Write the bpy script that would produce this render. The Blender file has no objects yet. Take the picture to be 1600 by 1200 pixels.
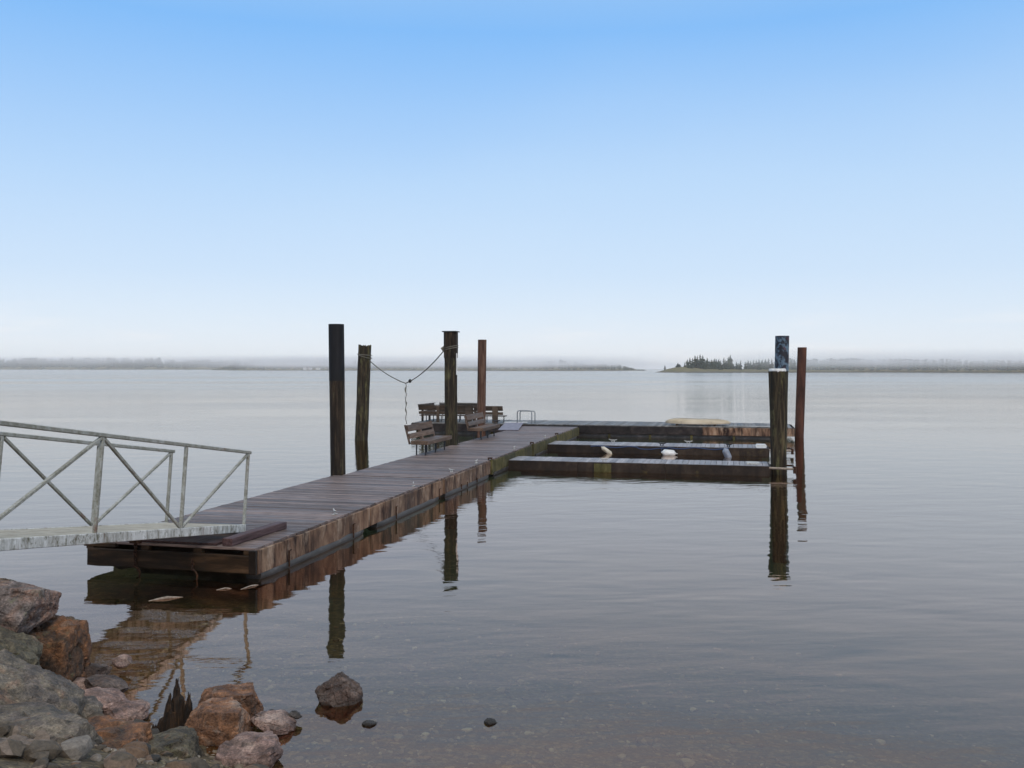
import bpy, bmesh, math, random
from mathutils import Vector, Matrix, noise
random.seed(7)
R = math.radians
S = bpy.context.scene
COL = S.collection

# ------------------------------------------------------------------ camera
# World: x across the dock (right), y along it (out into the bay), z up, water at 0.
YAW = R(13.4)
CX, CY, CH, FPX, HY = 6.457, -11.70, 2.96, 1450.0, 575.5
RT = Vector((math.cos(YAW), math.sin(YAW), 0)); FW = Vector((-math.sin(YAW), math.cos(YAW), 0))
cam = bpy.data.cameras.new('camera'); camo = bpy.data.objects.new('camera', cam); COL.objects.link(camo)
camo.location = (CX, CY, CH); camo.rotation_euler = (R(90), 0, YAW)
cam.sensor_width = 36; cam.lens = 36 * FPX / 1600
cam.shift_y = -(600 - HY) / 1600
cam.clip_start = .1; cam.clip_end = 20000
S.camera = camo

def at(px, Z, py):
    """a point at forward distance Z from the camera position"""
    p = Vector((CX, CY, 0)) + RT * ((px - 800) / FPX * Z) + FW * Z
    p.z = CH - (py - HY) * Z / FPX
    return p
def cz(X, Z, z=0):
    p = Vector((CX, CY, 0)) + RT * X + FW * Z; p.z = z; return p
def to_cz(x, y):
    d = Vector((x - CX, y - CY, 0)); return d.dot(RT), d.dot(FW)

# ------------------------------------------------------------------ sky, sun, exposure
SUN_EL, SUN_AZ = 38, 150          # azimuth measured clockwise from +y
W = bpy.data.worlds.new('World'); S.world = W; W.use_nodes = True
nt = W.node_tree; N = nt.nodes; L = nt.links
bg = N['Background']; bg.inputs['Strength'].default_value = .1
sky = N.new('ShaderNodeTexSky'); sky.sky_type = 'NISHITA'; sky.sun_disc = False
sky.sun_elevation = R(SUN_EL); sky.sun_rotation = R(SUN_AZ)
sky.air_density = 1.0; sky.dust_density = .6; sky.ozone_density = 2.0
# thin morning haze over the blue: the same at every bearing, thickest at the horizon
tc = N.new('ShaderNodeTexCoord'); sp = N.new('ShaderNodeSeparateXYZ'); L.new(tc.outputs['Generated'], sp.inputs[0])
rmp = N.new('ShaderNodeValToRGB'); L.new(sp.outputs['Z'], rmp.inputs[0])
el = rmp.color_ramp.elements
def lin(c): return tuple(((v/255)/12.92 if v/255 <= .04045 else ((v/255+.055)/1.055)**2.4) for v in c)
stops = [(0.0, (243, 248, 255)), (.02, (240, 247, 255)), (.05, (228, 241, 255)), (.10, (209, 231, 255)), (.19, (187, 220, 255)),
         (.34, (133, 192, 253)), (.5, (178, 210, 244)), (.75, (228, 234, 240)), (1.0, (240, 242, 244))]
el[0].position, el[1].position = stops[0][0], stops[-1][0]
for s in stops[1:-1]: el.new(s[0])
for e, s in zip(el, stops): e.color = tuple(10 * v for v in lin(s[1])) + (1,)
mx = N.new('ShaderNodeMix'); mx.data_type = 'RGBA'; mx.inputs[0].default_value = .93
L.new(sky.outputs[0], mx.inputs[6]); L.new(rmp.outputs[0], mx.inputs[7])
def skn(scale, detail, lo, hi, top):
    mp = N.new('ShaderNodeMapping'); mp.inputs['Scale'].default_value = scale; L.new(tc.outputs['Generated'], mp.inputs[0])
    n_ = N.new('ShaderNodeTexNoise'); n_.inputs['Scale'].default_value = 1; n_.inputs['Detail'].default_value = detail; L.new(mp.outputs[0], n_.inputs['Vector'])
    q = N.new('ShaderNodeMapRange'); q.interpolation_type = 'SMOOTHSTEP'; q.inputs['From Min'].default_value = lo; q.inputs['From Max'].default_value = hi; q.inputs['To Max'].default_value = top
    L.new(n_.outputs['Fac'], q.inputs['Value']); return q.outputs[0]
def skmix(fac, c0, c):
    m_ = N.new('ShaderNodeMix'); m_.data_type = 'RGBA'; L.new(fac, m_.inputs[0]); L.new(c0, m_.inputs[6]); m_.inputs[7].default_value = c; return m_.outputs[2]
o1 = skmix(skn((1.1, 1.1, 3.5), 3, .38, .75, .16), mx.outputs[2], (7.2, 8.6, 9.8, 1))      # broad pale veil
cl = skn((5, 5, 42), 6, .50, .72, .75)                                                     # low cloud wisps near the horizon
hb = N.new('ShaderNodeMapRange'); hb.inputs['From Min'].default_value = .075; hb.inputs['From Max'].default_value = .02; L.new(sp.outputs['Z'], hb.inputs['Value'])
mm = N.new('ShaderNodeMath'); mm.operation = 'MULTIPLY'; L.new(cl, mm.inputs[0]); L.new(hb.outputs[0], mm.inputs[1])
o2 = skmix(mm.outputs[0], o1, (9.3, 9.45, 9.7, 1)); L.new(o2, bg.inputs['Color'])

sl = bpy.data.lights.new('sun', 'SUN'); sl.energy = 1.6; sl.angle = R(20); sl.color = (1, .93, .84)
so = bpy.data.objects.new('sun', sl); COL.objects.link(so)
a, e = R(SUN_AZ), R(SUN_EL)
sd = Vector((math.sin(a)*math.cos(e), math.cos(a)*math.cos(e), math.sin(e)))
so.rotation_euler = sd.to_track_quat('Z', 'Y').to_euler(); so.location = (20, -30, 40)
S.view_settings.view_transform = 'Standard'; S.view_settings.look = 'None'
S.view_settings.exposure = 0; S.view_settings.gamma = 1
S.render.engine = 'CYCLES'
S.cycles.use_denoising = True
S.cycles.max_bounces = 8; S.cycles.transparent_max_bounces = 16; S.cycles.volume_bounces = 5

# ------------------------------------------------------------------ materials
class MT:
    def __init__(s, name):
        s.m = bpy.data.materials.new(name); s.m.use_nodes = True
        s.nt = s.m.node_tree; s.N = s.nt.nodes; s.L = s.nt.links
        s.b = s.N['Principled BSDF']
        s.tc = s.N.new('ShaderNodeTexCoord'); s.oi = s.N.new('ShaderNodeObjectInfo')
        add = s.N.new('ShaderNodeVectorMath'); add.operation = 'ADD'
        mul = s.N.new('ShaderNodeMath'); mul.operation = 'MULTIPLY'; mul.inputs[1].default_value = 73
        s.L.new(s.oi.outputs['Random'], mul.inputs[0]); s.L.new(s.tc.outputs['Object'], add.inputs[0]); s.L.new(mul.outputs[0], add.inputs[1])
        s.co = add.outputs[0]
    def noise(s, scale=(1, 1, 1), detail=5, rough=.55, dist=0, co=None):
        mp = s.N.new('ShaderNodeMapping'); mp.inputs['Scale'].default_value = scale
        s.L.new(co or s.co, mp.inputs[0])
        n = s.N.new('ShaderNodeTexNoise'); n.inputs['Scale'].default_value = 1
        n.inputs['Detail'].default_value = detail; n.inputs['Roughness'].default_value = rough; n.inputs['Distortion'].default_value = dist
        s.L.new(mp.outputs[0], n.inputs['Vector']); return n.outputs['Fac']
    def voro(s, scale, feature='F1', co=None, out='Distance'):
        mp = s.N.new('ShaderNodeMapping'); mp.inputs['Scale'].default_value = scale
        s.L.new(co or s.co, mp.inputs[0])
        n = s.N.new('ShaderNodeTexVoronoi'); n.feature = feature; n.inputs['Scale'].default_value = 1
        s.L.new(mp.outputs[0], n.inputs['Vector']); return n.outputs[out]
    def ramp(s, fac, stops, mode='LINEAR'):
        r = s.N.new('ShaderNodeValToRGB'); s.L.new(fac, r.inputs[0]); r.color_ramp.interpolation = mode
        el = r.color_ramp.elements
        el[0].position, el[1].position = stops[0][0], stops[-1][0]
        for p in stops[1:-1]: el.new(p[0])
        for e, p in zip(el, stops):
            c = p[1]; e.color = (c, c, c, 1) if isinstance(c, (int, float)) else tuple(c) + (1,)
        return r.outputs[0]
    def mix(s, fac, a, b, mode='MIX'):
        m = s.N.new('ShaderNodeMix'); m.data_type = 'RGBA'; m.blend_type = mode
        for i, v in ((0, fac), (6, a), (7, b)):
            if isinstance(v, (int, float)): m.inputs[i].default_value = v
            elif isinstance(v, tuple): m.inputs[i].default_value = v + (1,)
            else: s.L.new(v, m.inputs[i])
        return m.outputs[2]
    def math(s, op, a, b=0.0, clamp=False):
        m = s.N.new('ShaderNodeMath'); m.operation = op; m.use_clamp = clamp
        for i, v in ((0, a), (1, b)):
            if isinstance(v, (int, float)): m.inputs[i].default_value = v
            else: s.L.new(v, m.inputs[i])
        return m.outputs[0]
    def posz(s):
        g = s.N.new('ShaderNodeNewGeometry'); q = s.N.new('ShaderNodeSeparateXYZ'); s.L.new(g.outputs['Position'], q.inputs[0]); return q.outputs['Z']
    def pos(s):
        g = s.N.new('ShaderNodeNewGeometry'); return g.outputs['Position']
    def upness(s):
        g = s.N.new('ShaderNodeNewGeometry'); q = s.N.new('ShaderNodeSeparateXYZ'); s.L.new(g.outputs['Normal'], q.inputs[0]); return q.outputs['Z']
    def done(s, col=None, rough=.7, bump=None, bd=.01, spec=.5, metal=0):
        if col is not None:
            if isinstance(col, tuple): s.b.inputs['Base Color'].default_value = col + (1,)
            else: s.L.new(col, s.b.inputs['Base Color'])
        if isinstance(rough, (int, float)): s.b.inputs['Roughness'].default_value = rough
        else: s.L.new(rough, s.b.inputs['Roughness'])
        s.b.inputs['Specular IOR Level'].default_value = spec
        s.b.inputs['Metallic'].default_value = metal
        if bump is not None:
            bn = s.N.new('ShaderNodeBump'); bn.inputs['Distance'].default_value = bd; bn.inputs['Strength'].default_value = 1
            s.L.new(bump, bn.inputs['Height']); s.L.new(bn.outputs[0], s.b.inputs['Normal'])
        return s.m

def wood_mat(name, c1, c2, c3, grain, rough=(.45, .8), stain=None, moss=None, vary=.35, bd=.004, spec=.22):
    """grain: scale of the fine noise per axis; the low number is the direction the grain runs in"""
    m = MT(name)
    g = m.noise(grain, 6, .65, .3)
    big = m.noise(tuple(v * .12 for v in grain), 4, .6)
    col = m.ramp(g, [(.3, c1), (.5, c2), (.72, c3)])
    dark = m.ramp(big, [(.3, .55), (.65, 1.15)])
    col = m.mix(1.0, col, dark, 'MULTIPLY')
    v = m.ramp(m.oi.outputs['Random'], [(0, 1 - vary), (1, 1 + vary)])
    col = m.mix(1.0, col, v, 'MULTIPLY')
    if stain:
        sn = m.noise(stain[0], 5, .7); col = m.mix(m.ramp(sn, [(stain[2], 0.), (stain[3], 1.)]), col, stain[1])
    if moss:
        mn = m.noise(moss[0], 6, .7); col = m.mix(m.ramp(mn, [(moss[2], 0.), (moss[3], 1.)]), col, moss[1])
    rg = m.ramp(big, [(.35, rough[0]), (.65, rough[1])])
    h = m.math('ADD', m.noise((grain[0], grain[1], grain[2]), 8, .7), m.math('MULTIPLY', big, .8))
    return m.done(col, rg, h, bd, spec)

M = {}
# wet purplish deck boards (grain along x)
M['deck'] = wood_mat('wet_deck_board', (.078, .054, .048), (.172, .128, .114), (.275, .214, .195), (3.5, 60, 60), (.36, .65),
                     stain=((1.6, 6, 6), (.055, .046, .042), .54, .74), vary=.42)
M['deck_grey'] = wood_mat('grey_deck_board', (.19, .18, .19), (.30, .29, .305), (.42, .41, .43), (40, 2.5, 40), (.45, .8),
                          stain=((4, 1.5, 4), (.12, .11, .1), .6, .8), vary=.2)
M['fascia'] = wood_mat('stained_fascia_board', (.05, .026, .018), (.18, .105, .066), (.32, .215, .14), (6, 3.4, 1.8), (.55, .85),
                       stain=((5, 3.6, .9), (.024, .012, .009), .48, .62), moss=((3.2, 3.0, 1.4), (.40, .30, .22), .52, .72), vary=.12)
M['fascia_dark'] = wood_mat('dark_fascia_board', (.011, .008, .006), (.029, .019, .013), (.058, .040, .028), (3, 3, 2.4), (.5, .8),
                            stain=((3, 3, .8), (.012, .008, .007), .5, .7), moss=((1.3, 1.3, 2), (.085, .06, .022), .6, .75), vary=.25)
M['end_beam'] = wood_mat('wet_end_beam', (.010, .006, .003), (.042, .024, .012), (.11, .062, .032), (1.6, 12, 12), (.5, .8),
                         stain=((1.4, 1, 2), (.012, .01, .008), .5, .7), vary=.1)
M['fascia_black'] = wood_mat('blackened_fascia_board', (.008, .006, .006), (.024, .019, .018), (.055, .043, .038), (3, 3, 3), (.5, .8), vary=.3)
M['mossy'] = wood_mat('mossy_board', (.03, .028, .01), (.075, .066, .024), (.14, .12, .05), (6, 5, 3), (.7, .9), vary=.2)
M['bench'] = wood_mat('bench_board', (.06, .035, .024), (.12, .076, .052), (.2, .135, .098), (30, 2.5, 30), (.4, .75), vary=.25)
M['bench_x'] = wood_mat('bench_board_far', (.035, .024, .016), (.075, .052, .036), (.13, .095, .07), (2.5, 30, 30), (.5, .8), vary=.2)
M['timber'] = wood_mat('dark_timber', (.03, .017, .017), (.07, .04, .04), (.11, .07, .07), (30, 2.5, 30), (.4, .7), vary=.1)
M['pile'] = wood_mat('old_pile_wood', (.007, .005, .004), (.030, .020, .013), (.105, .070, .040), (17, 17, 1.1), (.7, .95),
                     stain=((6, 6, .55), (.012, .008, .006), .48, .60), moss=((7, 7, 1.1), (.13, .12, .06), .58, .70), vary=.1, bd=.02)
M['pile_green'] = wood_mat('mossy_pile_wood', (.008, .006, .004), (.031, .024, .014), (.10, .074, .042), (17, 17, 1.2), (.7, .95),
                           stain=((6, 6, .6), (.014, .009, .007), .50, .62), moss=((5, 5, 1.3), (.11, .10, .045), .53, .66), vary=.1, bd=.02)

def rust_mat(name, c1, c2, c3, scale=(6, 6, 1.2), rough=.85):
    m = MT(name); g = m.noise(scale, 7, .7, .4); f = m.noise((40, 40, 20), 5, .6)
    col = m.ramp(g, [(.32, c1), (.5, c2), (.68, c3)])
    col = m.mix(1.0, col, m.ramp(f, [(.3, .7), (.7, 1.25)]), 'MULTIPLY')
    return m.done(col, rough, f, .004, .25)
M['rust'] = rust_mat('rusted_steel', (.030, .014, .010), (.072, .030, .020), (.125, .050, .030), (4, 4, .8))
M['rust_streak'] = rust_mat('streaked_rusted_steel', (.028, .018, .012), (.085, .040, .026), (.19, .12, .08), (9, 9, .8))
M['rust_dark'] = rust_mat('rusty_iron', (.012, .008, .006), (.04, .02, .012), (.12, .05, .025), (30, 30, 30))
M['galv'] = rust_mat('galvanised_cleat', (.2, .17, .15), (.45, .43, .4), (.65, .64, .62), (40, 40, 40), .5)

m = MT('black_pile_sleeve'); n = m.noise((10, 10, 1.5), 6, .7)
M['sleeve'] = m.done(m.ramp(n, [(.3, (.004, .004, .0045)), (.7, (.013, .012, .014))]), .65, n, .003, .25)
m = MT('blue_flaked_sleeve'); n = m.noise((4.5, 4.5, 3.4), 7, .7, .2)
c = m.ramp(n, [(.46, (.010, .010, .016)), (.49, (.02, .025, .04)), (.52, (.07, .115, .16)), (.60, (.12, .18, .235)), (.67, (.02, .03, .05))])
n2 = m.noise((9, 9, 7), 4); c = m.mix(m.ramp(n2, [(.62, 0.), (.66, .8)]), c, (.09, .03, .05))
M['blue'] = m.done(c, .6, n, .003, .4)
m = MT('aluminium_frame')
n = m.noise((7, 7, 7), 7, .7); f = m.noise((60, 60, 60), 5, .7); r2 = m.noise((3, 3, 3), 5, .75)
c = m.ramp(n, [(.3, (.13, .12, .085)), (.48, (.29, .28, .24)), (.7, (.44, .44, .41))])
c = m.mix(m.ramp(f, [(.50, 0.), (.66, .8)]), c, (.13, .12, .06))
c = m.mix(m.ramp(r2, [(.60, 0.), (.70, .85)]), c, (.14, .06, .03))
M['alu'] = m.done(c, m.ramp(f, [(.4, .4), (.6, .8)]), f, .002, .5, .15)
m = MT('weathered_side_channel')
n = m.noise((9, 9, 3), 7, .75); f = m.noise((13, 13, 9), 7, .75)
c = m.ramp(n, [(.34, (.20, .18, .14)), (.5, (.52, .51, .475)), (.68, (.74, .73, .70))])
c = m.mix(m.ramp(f, [(.52, 0.), (.62, .85)]), c, (.10, .09, .045))
c = m.mix(m.ramp(m.noise((4, 4, .6), 4, .7), [(.60, 0.), (.68, .8)]), c, (.13, .06, .035))
M['channel'] = m.done(c, .65, f, .003, .4, .1)
m = MT('beige_grating'); n = m.noise((5, 5, 5), 6, .6)
M['grating'] = m.done(m.ramp(n, [(.3, (.27, .245, .2)), (.7, (.48, .45, .38))]), .7, None, .01, .4, .1)
m = MT('white_fender'); n = m.noise((9, 9, 9), 5)
M['white'] = m.done(m.ramp(n, [(.3, (.50, .49, .46)), (.65, (.74, .74, .73))]), .45)
m = MT('cream_fender'); n = m.noise((9, 9, 9), 5)
M['cream'] = m.done(m.ramp(n, [(.3, (.36, .32, .24)), (.65, (.62, .58, .48))]), .5)
m = MT('grey_fender'); n = m.noise((9, 9, 9), 5)
M['greyf'] = m.done(m.ramp(n, [(.3, (.13, .15, .19)), (.65, (.27, .30, .36))]), .5)
m = MT('tan_hull'); n = m.noise((1.2, 4, 4), 6, .6)
M['tan'] = m.done(m.ramp(n, [(.3, (.32, .25, .16)), (.5, (.44, .355, .245)), (.7, (.55, .46, .34))]), .6)
m = MT('black_pontoon_plastic'); n = m.noise((3, 3, 8), 6, .7); z = m.posz()
c = m.ramp(n, [(.35, (.02, .02, .02)), (.55, (.06, .057, .055)), (.7, (.14, .13, .125))])
M['pontoon'] = m.done(c, m.ramp(n, [(.3, .3), (.7, .55)]), n, .003, .5)
m = MT('black_leg_steel'); M['black'] = m.done((.02, .019, .022), .5)
m = MT('lavender_grey_plate'); n = m.noise((6, 2, 6), 5)
M['plate'] = m.done(m.ramp(n, [(.3, (.15, .135, .16)), (.7, (.23, .21, .26))]), .6)
m = MT('stainless_tube'); M['steel'] = m.done((.22, .23, .24), .35, None, .01, .5, .7)
m = MT('old_rope'); n = m.noise((40, 40, 40), 4)
M['rope'] = m.done(m.ramp(n, [(.3, (.07, .065, .055)), (.7, (.17, .155, .12))]), .9)
m = MT('blue_rope'); M['brope'] = m.done((.03, .05, .11), .9)
m = MT('pale_driftwood'); n = m.noise((30, 30, 30), 5)
M['drift'] = m.done(m.ramp(n, [(.3, (.16, .12, .09)), (.7, (.38, .32, .26))]), .7)
m = MT('rotten_stump_wood'); n = m.noise((40, 40, 3.5), 8, .7, .5); b = m.noise((9, 9, 1), 4)
c = m.ramp(n, [(.36, (.004, .003, .002)), (.5, (.022, .012, .006)), (.68, (.075, .038, .016))])
M['stump'] = m.done(m.mix(1., c, m.ramp(b, [(.35, .35), (.6, 1.3)]), 'MULTIPLY'), .7, n, .02, .3)

def rock_mat(name, cols, lichen=None, bd=.034, sc=1.0, layers=None):
    m = MT(name)
    big = m.noise((3.2*sc, 3.2*sc, 3.6*sc), 6, .62, .7)
    mid = m.noise((11*sc, 11*sc, 13*sc), 8, .72, .3)
    fine = m.noise((55*sc, 55*sc, 55*sc), 6, .75)
    c = m.ramp(big, [(.30, cols[0]), (.44, cols[1]), (.56, cols[2]), (.70, cols[3])])
    c = m.mix(1., c, m.ramp(mid, [(.32, .3), (.48, .9), (.68, 1.7)]), 'MULTIPLY')
    c = m.mix(1., c, m.ramp(fine, [(.34, .45), (.66, 1.55)]), 'MULTIPLY')
    crack = m.voro((3.1*sc, 3.1*sc, 4.5*sc), 'DISTANCE_TO_EDGE', m.mix(.25, m.co, m.noise((6, 6, 6), 4), 'ADD'))
    ck = m.ramp(crack, [(0, .0), (.03, 1.)])
    c = m.mix(1., c, m.ramp(crack, [(0, .72), (.02, 1.)]), 'MULTIPLY')
    if lichen:
        ln = m.noise((7*sc, 7*sc, 7*sc), 8, .75); c = m.mix(m.ramp(ln, [(.57, 0.), (.68, .8)]), c, lichen)
    wet = m.ramp(m.posz(), [(.0, 1.), (.07, .0)])     # the splash line stays wet
    c = m.mix(m.math('MULTIPLY', wet, .6), c, (.012, .009, .007))
    h = m.math('ADD', m.math('MULTIPLY', mid, 1.2), m.math('ADD', m.math('MULTIPLY', fine, .28), m.math('MULTIPLY', ck, .12)))
    if layers:
        ly = m.noise(layers, 5, .6, .2); h = m.math('ADD', h, m.math('MULTIPLY', ly, 1.3)); c = m.mix(1., c, m.ramp(ly, [(.35, .6), (.6, 1.25)]), 'MULTIPLY')
    return m.done(c, m.ramp(mid, [(.3, .5), (.7, .85)]), h, bd, .35)
M['r_pink'] = rock_mat('pink_grey_rock', [(.08, .055, .045), (.17, .135, .12), (.24, .14, .10), (.28, .245, .22)], (.20, .19, .12))
M['r_orange'] = rock_mat('rusty_orange_rock', [(.035, .027, .02), (.10, .052, .028), (.20, .088, .038), (.14, .105, .08)], (.12, .115, .055))
M['r_slab'] = rock_mat('grey_green_slab_rock', [(.055, .043, .034), (.115, .092, .076), (.145, .118, .086), (.18, .105, .07)], (.135, .122, .075), .02, 1.1, (3, 3, 14))
M['r_moss'] = rock_mat('mossy_brown_rock', [(.03, .024, .016), (.085, .066, .042), (.13, .11, .07), (.15, .09, .06)], (.16, .15, .07))
M['r_flat'] = rock_mat('flat_pinkish_rock', [(.07, .045, .036), (.16, .10, .082), (.21, .14, .115), (.27, .20, .165)], None, .012, 1., (2, 2, 18))
M['r_block'] = rock_mat('orange_brown_block', [(.045, .026, .016), (.12, .058, .032), (.21, .10, .05), (.26, .19, .145)], (.27, .22, .18), .02, .9)
M['r_lone'] = rock_mat('dark_brown_boulder', [(.035, .023, .018), (.075, .05, .04), (.11, .08, .065), (.14, .11, .095)], None, .02)
M['r_dark'] = rock_mat('small_dark_stone', [(.03, .03, .028), (.05, .045, .04), (.07, .06, .055), (.09, .08, .07)])

# ------------------------------------------------------------------ mesh helpers
class MB:
    def __init__(s): s.v = []; s.f = []; s.sm = False
    def loft(s, rings, cap=True, closed=True):
        o = len(s.v); n = len(rings[0])
        for r in rings: s.v += [Vector(p) for p in r]
        for i in range(len(rings) - 1):
            for j in range(n):
                k = (j + 1) % n
                if not closed and k == 0: continue
                s.f.append((o+i*n+j, o+i*n+k, o+(i+1)*n+k, o+(i+1)*n+j))
        if cap:
            s.f.append(tuple(o + j for j in reversed(range(n)))); s.f.append(tuple(o + (len(rings)-1)*n + j for j in range(n)))
    def beam(s, p0, p1, w, h, up=(0, 0, 1), c=.006, seg=1, jit=0., seed=0):
        p0, p1 = Vector(p0), Vector(p1); d = (p1 - p0).normalized(); up = Vector(up)
        if abs(d.dot(up)) > .98: up = Vector((0, 1, 0))
        sx = d.cross(up).normalized(); uz = sx.cross(d).normalized()
        a, b = w/2, h/2
        sec = [(-a+c, -b), (a-c, -b), (a, -b+c), (a, b-c), (a-c, b), (-a+c, b), (-a, b-c), (-a, -b+c)]
        rings = []
        for i in range(seg + 1):
            p = p0.lerp(p1, i / seg)
            r = []
            for (x, y) in sec:
                q = p + sx * x + uz * y
                if jit:
                    nn = noise.noise_vector(q * 3.1 + Vector((seed, seed*.7, 0))); q = q + (sx * nn.x + uz * nn.y) * jit
                r.append(q)
            rings.append(r)
        s.loft(rings)
    def box(s, cx, cy, cz_, sx, sy, sz, c=.005, **k):
        # longest axis becomes the loft axis
        if sx >= sy and sx >= sz: s.beam((cx-sx/2, cy, cz_), (cx+sx/2, cy, cz_), sy, sz, c=c, **k)
        elif sy >= sz: s.beam((cx, cy-sy/2, cz_), (cx, cy+sy/2, cz_), sx, sz, c=c, **k)
        else: s.beam((cx, cy, cz_-sz/2), (cx, cy, cz_+sz/2), sx, sy, up=(0, 1, 0), c=c, **k)
    def tube(s, pts, r, n=8, cap=True):
        pts = [Vector(p) for p in pts]; rings = []
        prev = None
        for i, p in enumerate(pts):
            d = (pts[min(i+1, len(pts)-1)] - pts[max(i-1, 0)]).normalized()
            if prev is None:
                u = d.orthogonal().normalized()
            else:
                u = (prev - d * prev.dot(d)).normalized()
            prev = u; w = d.cross(u)
            rr = r[i] if isinstance(r, (list, tuple)) else r
            rings.append([p + (u * math.cos(t) + w * math.sin(t)) * rr for t in [2*math.pi*j/n for j in range(n)]])
        s.loft(rings, cap)
    def torus(s, c, rx, ry, r, n=28, m=6, zdir=0):
        pts = [Vector(c) + Vector((rx*math.cos(t), ry*math.sin(t), zdir*math.cos(t))) for t in [2*math.pi*j/n for j in range(n+1)]]
        s.tube(pts, r, m, False)
    def mesh(s, name, origin, smooth=False):
        me = bpy.data.meshes.new(name)
        me.from_pydata([tuple(v - origin) for v in s.v], [], s.f)
        bm = bmesh.new(); bm.from_mesh(me); bmesh.ops.recalc_face_normals(bm, faces=bm.faces)
        bm.to_mesh(me); bm.free()
        if smooth:
            for p in me.polygons: p.use_smooth = True
            me.set_sharp_from_angle(angle=R(smooth if smooth is not True else 40))
        me.update(); return me

WL = {}   # world location of every object made here (none is rotated)
def link(o, loc, parent):
    COL.objects.link(o)
    if parent is not None:
        o.parent = parent; o.location = Vector(loc) - WL[parent.name]
    else: o.location = loc
    WL[o.name] = Vector(loc); return o
def ctr(mb):
    n = len(mb.v); return sum(mb.v, Vector()) / n
def part(name, mb, mat, parent, smooth=False, label=None, kind=None, origin=None):
    og = Vector(origin) if origin is not None else ctr(mb)
    me = mb.mesh(name, og, smooth); me.materials.append(M[mat] if isinstance(mat, str) else mat)
    o = bpy.data.objects.new(name, me); link(o, og, parent)
    if label: o['label'] = label
    if kind: o['kind'] = kind
    return o
def tag(o, label, cat, group=None, kind=None):
    o['label'] = label; o['category'] = cat
    if group: o['group'] = group
    if kind: o['kind'] = kind
    return o
def thing(name, loc, label, cat, group=None):
    o = bpy.data.objects.new(name, None); o.empty_display_size = .2; link(o, Vector(loc), None); return tag(o, label, cat, group)
def single(name, mb, mat, label, cat, group=None, smooth=False):
    return tag(part(name, mb, mat, None, smooth), label, cat, group)
def shared(name, me, loc, parent, rz=0, scale=None):
    o = bpy.data.objects.new(name, me); link(o, Vector(loc), parent); o.rotation_euler = (0, 0, rz)
    if scale: o.scale = scale
    return o

# ------------------------------------------------------------------ ground, water
def bed_z(X, Z):
    d = (X + 3.0) * .56 + (Z - 7.55) * .83
    n = noise.noise(Vector((X * .6, Z * .6, 3))) * .05 + noise.noise(Vector((X * 2.2, Z * 2.2, 9))) * .025
    if d > 0: z = -.10 * d - .015 * max(0, d - 6) ** 1.2 + n
    else: z = -.42 * d - .03 * min(-d, 2) + n
    return max(-3.2, min(z, 2.6))
mb = MB()
xs = [-7000, -2000, -600, -200, -80, -40, -25] + [-16 + i * .35 for i in range(70)] + [10 + i * 1.5 for i in range(16)] + [45, 80, 200, 600, 2000, 7000]
zs = [-3000, -400, -60, -20, -8, -3] + [-1 + i * .3 for i in range(70)] + [21 + i * 1.5 for i in range(20)] + [60, 90, 200, 600, 2000, 7000]
for Z in zs:
    for X in xs: mb.v.append(cz(X, Z, bed_z(X, Z)))
nx = len(xs)
for i in range(len(zs) - 1):
    for j in range(nx - 1): mb.f.append((i*nx+j, i*nx+j+1, (i+1)*nx+j+1, (i+1)*nx+j))
m = MT('gravelly_bed')
P = m.pos()
n1 = m.noise((1.1, 1.1, 1.1), 6, .6, co=P); n2 = m.noise((14, 14, 14), 6, .7, co=P)
v = m.voro((17, 17, 17), 'F1', P, 'Color'); ve = m.voro((17, 17, 17), 'DISTANCE_TO_EDGE', P)
c = m.ramp(n2, [(.3, (.04, .028, .013)), (.5, (.10, .072, .036)), (.7, (.19, .15, .085))])
bw = m.N.new('ShaderNodeRGBToBW'); m.L.new(v, bw.inputs[0])
c = m.mix(1., c, m.ramp(bw.outputs[0], [(.1, .6), (.6, 1.2), (.9, 2.0)]), 'MULTIPLY')
c = m.mix(1., c, m.ramp(ve, [(0, .4), (.12, 1.)]), 'MULTIPLY')
c = m.mix(1., c, m.ramp(n1, [(.3, .6), (.7, 1.25)]), 'MULTIPLY')
absorb_mask = m.ramp(m.math('MULTIPLY', m.posz(), -1.), [(.15, 0.), (1.0, 1.)])  # bed colour darkened and greened with depth, for light the water absorbs
c = m.mix(absorb_mask, c, (.006, .040, .024))
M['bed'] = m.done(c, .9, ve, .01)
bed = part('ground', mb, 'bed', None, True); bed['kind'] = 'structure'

# water: calm skin with long low ripples
mb = MB()
mb.v = [Vector(p) for p in ((-6500, -2600, 0), (6500, -2600, 0), (6500, 6500, 0), (-6500, 6500, 0))]; mb.f = [(0, 1, 2, 3)]
m = bpy.data.materials.new('calm_water'); m.use_nodes = True
t = MT('calm_water'); N_, L_ = t.N, t.L
for n_ in list(N_):
    if n_.type == 'BSDF_PRINCIPLED': N_.remove(n_)
rot = N_.new('ShaderNodeMapping'); rot.vector_type = 'POINT'; rot.inputs['Rotation'].default_value = (0, 0, -YAW - R(4)); L_.new(t.pos(), rot.inputs[0])
C0 = rot.outputs[0]
sep = N_.new('ShaderNodeSeparateXYZ'); L_.new(C0, sep.inputs[0])
patch = t.ramp(t.noise((.035, .11, 1), 3, .5, .3, C0), [(.35, .35), (.65, 1.3)])
far = t.ramp(t.math('MULTIPLY', sep.outputs['Y'], 1/300.), [(.0, .55), (.03, 1.5), (.08, 2.6), (.4, 6.), (1.0, 10.)])
nA = t.math('MULTIPLY', t.noise((.55, 1.2, 1), 2, .5, .2, C0), .0125)
nB = t.math('MULTIPLY', t.noise((1.5, 4.6, 1), 3, .5, .3, C0), .0036)
nC = t.math('MULTIPLY', t.noise((6., 15, 1), 2, .5, .0, C0), .0006)
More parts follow.
